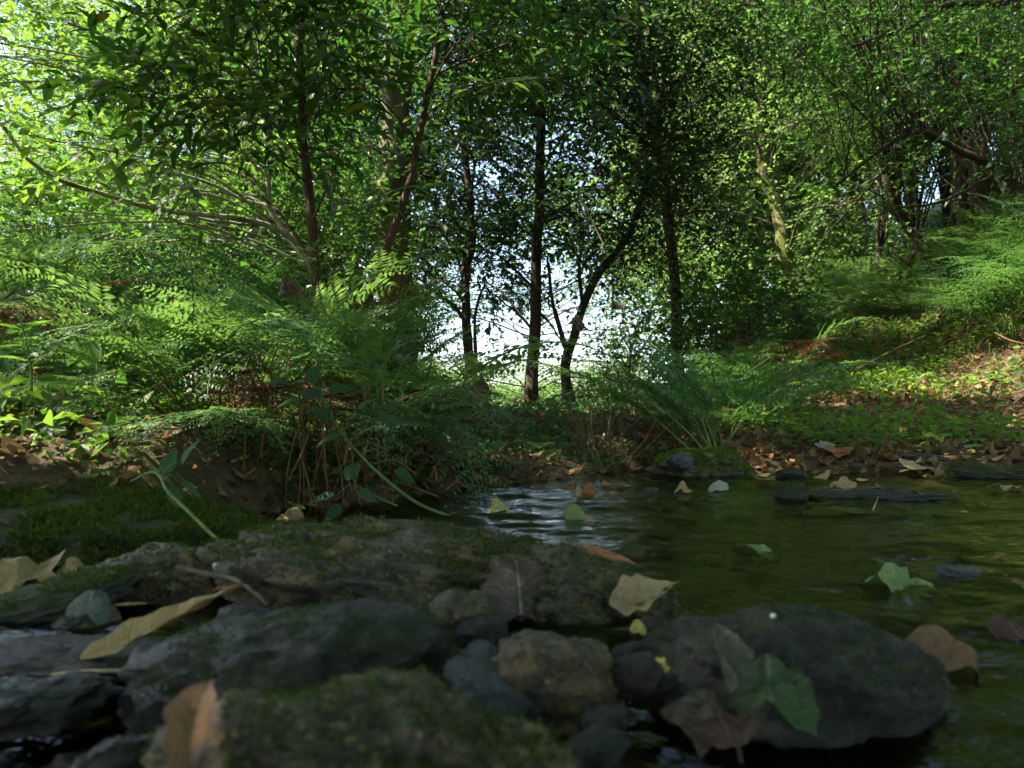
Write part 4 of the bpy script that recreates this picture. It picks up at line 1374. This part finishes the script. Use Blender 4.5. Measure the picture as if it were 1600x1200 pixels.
herb('tall herb with narrow leaves beside the sunlit bracken', 48, 1.75, 490, 15, .085, 1, -18)
herb('herb topped by one upright pale leaf, in the sunlit patch', 152, 1.85, 560, 9, .10, 2, 0)
put_leaf(leaf_mesh(T_LANCE, M_LEAF_FRESH, 'rhl'), W(153, 575, 1.85), basis(np.array([-.12, .05, 1]), np.array([.1, -1, .1])), .085, bpy.data.objects['woodland_herb.001'])
herb('short herb with narrow leaves at the edge of the picture beside the boulder', 8, 1.70, 600, 12, .075, 3, -8)
herb('slanting herb between the tall ones in the sunlit patch', 100, 1.95, 640, 9, .08, 4, -50)
herb('low broad-leaved seedling on the litter behind the boulder', 215, 1.85, 690, 6, .055, 5, 10, M_LEAF_FRESH, T_OV)
herb('leafy herb under the drooping bracken', 270, 2.0, 640, 9, .075, 6, -30)
for i, (px, Yd, tp_) in enumerate(((1405, 3.2, 650), (1460, 3.0, 662), (1330, 3.4, 640), (1500, 3.1, 668), (1290, 3.1, 660), (1230, 3.0, 650), (1370, 3.6, 622), (1560, 3.3, 610))):
    herb(('broad-leaved seedling alone in the middle of the leafy bank', 'dark leafy seedling on the brown litter near the mossy log-shaped stone', 'seedling at the shaded edge of the herb carpet', 'leafy seedling near the picture edge on the bank',
          'low seedling above the stream-side litter', 'small leafy herb behind the foot of the leafy bank', 'round-leaved seedling close to the path', 'tall leafy weed before the dark hollow of the slope')[i],
         px, Yd, tp_, 8, .06, 20 + i, (-1) ** i * 12, M_LEAF_MID if i % 2 else M_LEAF_FRESH, T_OV)

# ground cover: nobody could count it
r = R(99)


def cover(name, n, pxr, yr, size, tpl, mat, up=.35, h=(.01, .07), dens=None, seed=0):
    r = np.random.default_rng(seed)
    Yd = np.sqrt(r.uniform(yr[0] ** 2, yr[1] ** 2, n))
    px = r.uniform(*pxr, n)
    x = (px - 800) / F_PX * Yd
    s = Yd - np.interp(x, BX, BY)
    keep = s > (-.04 if name == 'leaf_litter' else .06)
    keep &= fbm(np.stack([x * 2.2, Yd * 2.2, np.full(n, seed)], 1), 3) > (dens if dens is not None else -9)
    x, Yd = x[keep], Yd[keep]
    m_ = len(x)
    P = np.stack([x, Yd, ground(x, Yd) + r.uniform(*h, m_)], 1)
    d = np.stack([r.normal(0, 1, m_), r.normal(0, 1, m_), r.normal(up, .35, m_)], 1)
    V, F = scatter(tpl, P, basis(d, np.array([0, -.2, 1.0]) + r.normal(0, .4, (m_, 3))), size * np.clip(r.lognormal(-.25, .45, m_), .25, 1.9))
    return tag(link(name, mesh_np(name, V, F, [mat])), kind='stuff')


cover('ground_cover', 38000, (1030, 1700), (2.75, 10.5), .042, T_RH, M_LEAF_FRESH, .3, (.01, .10), -.32, 1)
cover('ground_cover', 16000, (-200, 720), (1.75, 6.0), .055, T_RH, M_LEAF_MID, .3, (.01, .14), -.3, 2)
cover('ground_cover', 4000, (700, 1060), (3.0, 8.0), .045, T_RH, M_LEAF_MID, .3, (.01, .06), -.3, 3)
blade = (np.array([[-.03, 0, 0], [.03, 0, 0], [.02, .6, .03], [0, 1, -.12], [-.02, .6, .03]]), np.array([[0, 1, 2, 4]]))
blade = (blade[0], np.array([[0, 1, 2], [0, 2, 4], [4, 2, 3]]))
cover('leaf_litter', 5000, (680, 1080), (2.2, 5.0), .034, ovate(.6, -.12, -.2, 4), M_LITTER, .1, (.0, .02), None, 8)
cover('ground_cover', 3500, (700, 1060), (2.45, 3.6), .022, T_RH, M_LEAF_MID, .3, (.0, .03), -.1, 9)
cover('grass', 5000, (1180, 1640), (3.8, 9.5), .10, blade, M_GRASS, 1.6, (-.01, .01), -.05, 4)
cover('leaf_litter', 26000, (1000, 1700), (2.3, 8.0), .034, ovate(.7, -.12, -.2, 4), M_LITTER, .1, (.0, .02), None, 5)
cover('ground_cover', 9000, (-200, 760), (1.25, 2.6), .028, T_RH, M_LEAF_FRESH, .4, (.005, .05), -.05, 7)
cover('leaf_litter', 24000, (-250, 760), (.8, 5.0), .032, ovate(.55, -.12, -.2, 4), M_LITTER, .1, (.0, .02), None, 6)


# ------------------------------------------------------------------ fallen leaves one by one
def lobed(seed, lobes=5, wob=.12, curl=.25, nseg=30, depth=.16, serr=.03, cup=0.0):
    r = np.random.default_rng(seed)
    a = np.arange(nseg) / nseg * 2 * np.pi
    rad = .5 * (1 + depth * np.cos(lobes * (a - np.pi / 2)) + serr * np.where(np.arange(nseg) % 2, 1, -1))
    rad *= 1 - .25 * np.exp(-((a - 1.5 * np.pi) / .35) ** 2)
    rings = [0, .3, .6, .85, 1]
    V = [[0, .5, 0]]
    for q in rings[1:]:
        for i in range(nseg):
            V.append([rad[i] * q * math.cos(a[i]), .5 + rad[i] * q * math.sin(a[i]), 0])
    V = np.array(V)
    d2 = V[:, 0] ** 2 + (V[:, 1] - .5) ** 2
    V[:, 2] = fbm(V * 3.1 + seed * 5, 3) * wob + curl * d2 * np.sin(2 * np.arctan2(V[:, 1] - .5, V[:, 0]) + seed) + cup * d2
    F3 = np.array([[0, 1 + i, 1 + (i + 1) % nseg] for i in range(nseg)])
    F4 = np.array([[1 + k * nseg + i, 1 + (k + 1) * nseg + i, 1 + (k + 1) * nseg + (i + 1) % nseg, 1 + k * nseg + (i + 1) % nseg] for k in range(3) for i in range(nseg)])
    return V, [F3, F4]


def blade_leaf(seed, wid=.3, curl=.3, twist=.3, k=14, fold=.2, peak=.45, holes=(), cols=5):
    """long dry leaf: a bent, folded strip with a wavy margin"""
    r = np.random.default_rng(seed)
    ts = np.linspace(0, 1, k)
    ww = np.sin(np.pi * ts ** (math.log(.5) / math.log(peak))) ** .85 * wid / 2
    V = []
    for i, t_ in enumerate(ts):
        for c in np.linspace(-1, 1, cols):
            th = twist * (t_ - .5) * 2
            xx = c * ww[i] * (1 + .12 * math.sin(t_ * 23 + seed + c))
            zz = fold * abs(c) * ww[i] * 2 + curl * (t_ - .4) ** 2 + .01 * math.sin(t_ * 31 + c * 3 + seed)
            V.append([xx * math.cos(th) - zz * math.sin(th) * .5, t_, zz + xx * math.sin(th)])
    F = np.array([[i * cols + c, i * cols + c + 1, i * cols + c + cols + 1, i * cols + c + cols] for i in range(k - 1) for c in range(cols - 1)])
    for hx, ht, rx, rt in holes:
        q = np.array([(((j % (cols - 1)) + .5) / (cols - 1) * 2 - 1, ((j // (cols - 1)) + .5) / (k - 1)) for j in range(len(F))])
        wob = .25 * np.sin(np.arctan2(q[:, 1] - ht, q[:, 0] - hx) * 3 + hx * 9)
        F = F[((q[:, 0] - hx) / rx) ** 2 + ((q[:, 1] - ht) / rt) ** 2 > 1 + wob]
    return np.array(V), [F]


def fallen(label, tpl, mat, p, az, pitch, roll, s, group=None, stalk=None, name='fallen_leaf', me=None):
    s *= near_scale(p[1])
    o = link(name, me or mesh_np(name, tpl[0], tpl[1], [mat], True))
    o.matrix_world = Matrix.Translation(Vector(p)) @ Matrix.Rotation(math.radians(az), 4, 'Z') @ Matrix.Rotation(math.radians(pitch), 4, 'X') @ Matrix.Rotation(math.radians(roll), 4, 'Y') @ Matrix.Scale(s, 4)
    tag(o, label, 'leaf', group)
    if stalk:
        mb = MB()
        q = spline([(0, .1, 0), (0, -.15, .03), (.03, -stalk, .0)], 8)
        mb.add(*tube(q, np.linspace(.018, .012, 8), 5))
        mb.build('leaf_stalk', stalk_m, o)
    return o


stalk_m = B_STRAW
fallen('long curled tan leaf propped on the smooth dark stone', blade_leaf(1, .20, .10, .5, 18, .35, .42), D_TAN, W(118, 1044, .82), -66, 22, 15, .185)
fallen('blurred curled brown leaf standing against the nearest rock', blade_leaf(2, .42, -.3, .7, 16, .5, .6), D_BROWN, W(262, 1235, .47), -10, 50, 20, .072)
fallen('pale tan leaf with ragged holes, on the end of the granite rock', blade_leaf(3, .55, .5, .8, 56, .4, .4, [(.25, .66, .30, .10), (.30, .42, .14, .05), (-.35, .78, .2, .05), (.05, .86, .25, .04)], 25), D_PALE, W(950, 948, .96), -82, 8, 35, .092)
fallen('thin red-orange leaf leaning on the granite rock above the pale holed leaf', blade_leaf(4, .16, -.2, .3), D_ORANGE, W(868, 857, 1.12), -112, -4, 30, .125)
fallen('large dark brown skeleton leaf plastered on the granite rock face', lobed(5, 3, .10, .2, depth=.10, cup=-.5), D_DARK, W(815, 975, .955), 5, 38, 0, .11)
fallen('large pale green leaf resting on the stream behind the dark wet stone', lobed(6, 4, .18, .45, depth=.14, cup=.25, serr=.045), D_GREEN, W(1412, 938, 1.10), -14, 13, 0, .092, stalk=.1)
fallen('green round leaf floating mid-stream below the rippled patch', lobed(7, 3, .10, .4, depth=.12), D_GREEN, W(1197, 868, 1.38), 25, 11, 5, .072)
fallen('flat green leaf with an upright stalk, floating near the round mossy stone', lobed(8, 3, .05, .12, depth=.12), D_GREEN, W(1358, 800, 1.84), 60, 4, 0, .085)
single('upright thin stalk of the flat floating green leaf', 'leaf_stalk', 'stalk', [W(1364, 797, 1.83), W(1369, 785, 1.83), W(1372, 776, 1.82)], .0016, .001, B_STRAW, 5)
fallen('pale green leaf folded upright in the rippled bright water', lobed(9, 3, .08, .3, depth=.08), D_GREEN, W(898, 818, 1.70), 0, 66, 8, .045)
fallen('whitish upturned leaf at the far side of the stream', lobed(10, 3, .08, .4, depth=.1), D_WHITE, W(1116, 770, 2.15), -40, 26, 0, .06)
fallen('yellow-brown leaf caught standing in the water before the rippled bright patch', lobed(11, 4, .15, .5, depth=.14), D_YELLOW, W(788, 803, 1.80), 30, 24, 0, .05)
fallen('orange leaf standing on the sparkling water', lobed(12, 4, .15, .5), D_ORANGE, W(926, 775, 2.10), 20, 34, 0, .045)
fallen('small orange-brown leaf at the head of the sparkling water', lobed(13, 4, .15, .4), D_ORANGE, W(884, 770, 2.2), -20, 18, 0, .05)
fallen('thin pale leaf upright beside the orange one', blade_leaf(14, .4, .2, .3), D_PALE, W(904, 780, 2.05), 10, 80, 0, .04)
fallen('dark brown curled leaf behind the sparkling water', lobed(15, 4, .15, .5), D_BROWN, W(968, 770, 2.25), 30, 30, 0, .07)
fallen('dark leaf hump beside the brown curled leaf, in the water', lobed(16, 4, .15, .5, cup=-.6), D_DARK, W(1002, 772, 2.15), -60, 20, 0, .055)
fallen('round yellow-brown leaf lump near the whitish leaf', lobed(17, 4, .2, .6, cup=-.8), D_TAN, W(1072, 768, 2.1), 0, 30, 0, .045)
fallen('wet green leaf draped at the foot of the dark wet stone', lobed(18, 3, .22, .5, depth=.09, cup=-1.1), D_WETG, W(1205, 1115, .66), -15, 26, -8, .075)
fallen('dark rotting leaf tucked under the wet green one', lobed(19, 3, .22, .5, depth=.12, cup=-1.1), D_DARK, W(1150, 1140, .64), 30, 14, 0, .075)
fallen('grey curled leaf standing beside the wet green one', blade_leaf(20, .55, .4, .9, 14, .8), D_GREY, W(1135, 1085, .70), 12, 65, 10, .062)
fallen('dry brown crumpled leaf beside the mossy boulder', lobed(21, 5, .2, .6, depth=.2), D_TAN, W(40, 920, 1.08), 40, 22, 0, .10)
fallen('small rounded tan leaf next to the crumpled brown one', lobed(22, 3, .15, .5, cup=-.5), D_TAN, W(90, 905, 1.12), -20, 40, 0, .038)
fallen('wet grey leaf bent over the reddish stone', lobed(23, 3, .08, .3, cup=-1.0), D_GREY, W(122, 985, .94), 10, 44, 0, .065)
fallen('dark wet leaf folded under the greenish slab', lobed(24, 4, .1, .4, cup=-.7), D_DARK, W(60, 1015, .92), -20, 30, 0, .11)
fallen('small yellow leaf stuck to the golden granite stone', lobed(25, 3, .1, .3), D_YELLOW, W(998, 992, .84), 0, 40, 0, .018)
fallen('green-yellow leaf under shallow water between the near stones', lobed(26, 4, .1, .2), D_YELLOW, W(1048, 1050, .76), 60, 14, 0, .036)
fallen('dark red leaf under the shallow water near the camera', lobed(27, 4, .1, .3), dry_mat('dark_red_leaf', (.045, .013, .009), (.07, .022, .013), (.02, .008, .006), rough=.25), W(1150, 1168, .60), 0, 8, 0, .05)
fallen('dark red leaf beside the wet stone at the picture edge', lobed(28, 4, .1, .4), bpy.data.materials['dark_red_leaf'], W(1598, 1005, .9), 0, 30, 0, .05)
fallen('brown reddish leaf lying over the shoulder of the dark wet stone', lobed(29, 4, .2, .5, cup=-1.0), D_BROWN, W(1475, 1035, .84), -40, 20, 25, .075)
fallen('short orange-brown leaf piece lying under the dry twig', blade_leaf(30, .3, .2, .2), D_ORANGE, W(330, 924, .98), -85, 4, 0, .06)
fallen('narrow tan leaf piece beside the dry twig', blade_leaf(31, .25, .1, .2), D_TAN, W(170, 948, .98), -88, 2, 0, .055)
fallen('curled pale dry leaf behind the granite rock, by the rootlets', lobed(32, 3, .2, .9, cup=-1.2), D_TAN, W(452, 822, 1.70), 10, 50, 0, .06)
fallen('hanging curled brown leaf caught on the wide fern', blade_leaf(33, .62, .5, .9, 14, .7), D_BROWN, W(756, 590, 2.35), 185, -85, 12, .085)
fallen('black curled leaf dangling in the bright gap', blade_leaf(34, .7, .5, .9, 12, .6), D_DARK, W(768, 508, 3.6), 150, -80, 20, .055)
fallen('pale striped leaf hanging before the dead fern', blade_leaf(35, .55, .3, .5, 12, .4), D_GREY, W(566, 492, 2.7), 180, -80, 0, .095)
fallen('dead dark leaf bundle caught in the fern below the saplings', lobed(36, 4, .3, .9), D_DARK, W(450, 470, 2.6), 0, 70, 0, .075)
fallen('curled red-brown leaf caught on the bracken top', blade_leaf(37, .5, .7, 1.0, 12, .7), D_BROWN, W(262, 488, 2.2), -80, 10, 30, .085)
fallen('dark shrivelled leaf hanging on the fern plume', lobed(38, 4, .3, .9), D_DARK, W(905, 520, 2.7), 30, 70, 0, .06)
fallen('brown shrivelled leaf on top of the tall fern plume', lobed(39, 4, .3, .8), D_BROWN, W(972, 480, 2.6), 30, 20, 0, .05)
fallen('grey shrivelled leaf caught on the wide fern', lobed(40, 4, .3, .8), D_GREY, W(628, 568, 2.4), 30, 50, 0, .05)
fallen('red-brown leaf hanging before the sapling feet', blade_leaf(41, .5, .4, .6), D_ORANGE, W(500, 500, 2.7), 80, 10, 0, .06)
fallen('bright yellow leaf caught in the air beside the mossy trunk', blade_leaf(42, .3, .2, .3), D_YELLOW, W(715, 322, 3.6), -85, 4, 0, .05)
fallen('large pale tan leaf flat on the bank above the log-shaped stone', lobed(43, 4, .08, .3, depth=.1), D_PALE, W(1462, 735, 2.55), 60, 14, 0, .11)
fallen('yellow-green leaf bright on the brown litter', lobed(44, 4, .08, .3, depth=.2), D_YELLOW, W(1472, 690, 2.95), 20, 26, 0, .085)
fallen('green-edged tan leaf on litter near the picture edge', lobed(45, 4, .08, .3, depth=.2), D_GREEN, W(1555, 706, 2.75), 50, 18, 0, .09)
fallen('orange leaf lying at the foot of the leafy bank', lobed(46, 4, .12, .4), D_ORANGE, W(1320, 712, 2.7), 0, 22, 0, .09)
fallen('whitish torn leaf beside the orange one on the bank', lobed(47, 4, .12, .4, depth=.25), D_WHITE, W(1297, 702, 2.75), 0, 25, 0, .07)

mats_l = [D_TAN, D_BROWN, D_PALE, D_BROWN, D_ORANGE, D_TAN, D_YELLOW, D_BROWN, D_TAN, D_GREEN]
lm_ = []
for i in range(20):
    tp_ = lobed(100 + i, 3 + i % 3, .16, .5, 18, .14) if i % 3 else blade_leaf(100 + i, .42, .4, .5, 9)
    lm_.append((mesh_np('fallen_leaf', tp_[0], tp_[1], [mats_l[i % 10]], True), ('tan', 'brown', 'pale tan', 'brown', 'orange', 'tan', 'yellow', 'brown', 'tan', 'greenish')[i % 10]))
r = R(123)
for i in range(200):
    if i < 130:
        px, Yd, where = r.uniform(1060, 1640), 2.62 + abs(r.normal(0, .45)), 'bank across the stream'
    elif i < 185:
        px, Yd, where = r.uniform(-40, 480), r.uniform(1.72, 2.3), 'litter behind the boulder'
    else:
        px, Yd, where = r.uniform(1180, 1640), r.uniform(2.0, 2.5), 'stones at the far water edge'
    Yn = D(Yd)
    x = (px - 800) / F_PX * Yn
    j = int(r.integers(0, 20))
    me, cn = lm_[j]
    cn = cn.replace('pale tan', 'pale')
    cn += ' lobed' if j % 3 else ' narrow'
    if i < 130:
        where = ('litter by the bright mossy stone', 'bank behind the round mossy stone', 'bank above the wet slab', 'bank near the log-shaped stone')[int(np.searchsorted([1190, 1330, 1470], px))] + (', close to the water' if Yd < 2.95 else ', among the herbs')
    elif i < 185:
        where += ('' if px < 140 else ', below the sunlit herbs' if px < 300 else ', near the dark hollow')
    z = max(gz(x, Yn), .0) + .010
    fallen(f'{cn} dry leaf on the {where}', None, None, (x, Yn, z), r.uniform(0, 360), r.normal(0, 12) + 4, r.normal(0, 12), r.uniform(.034, .068), f'{cn} leaves on the {where}', me=me)
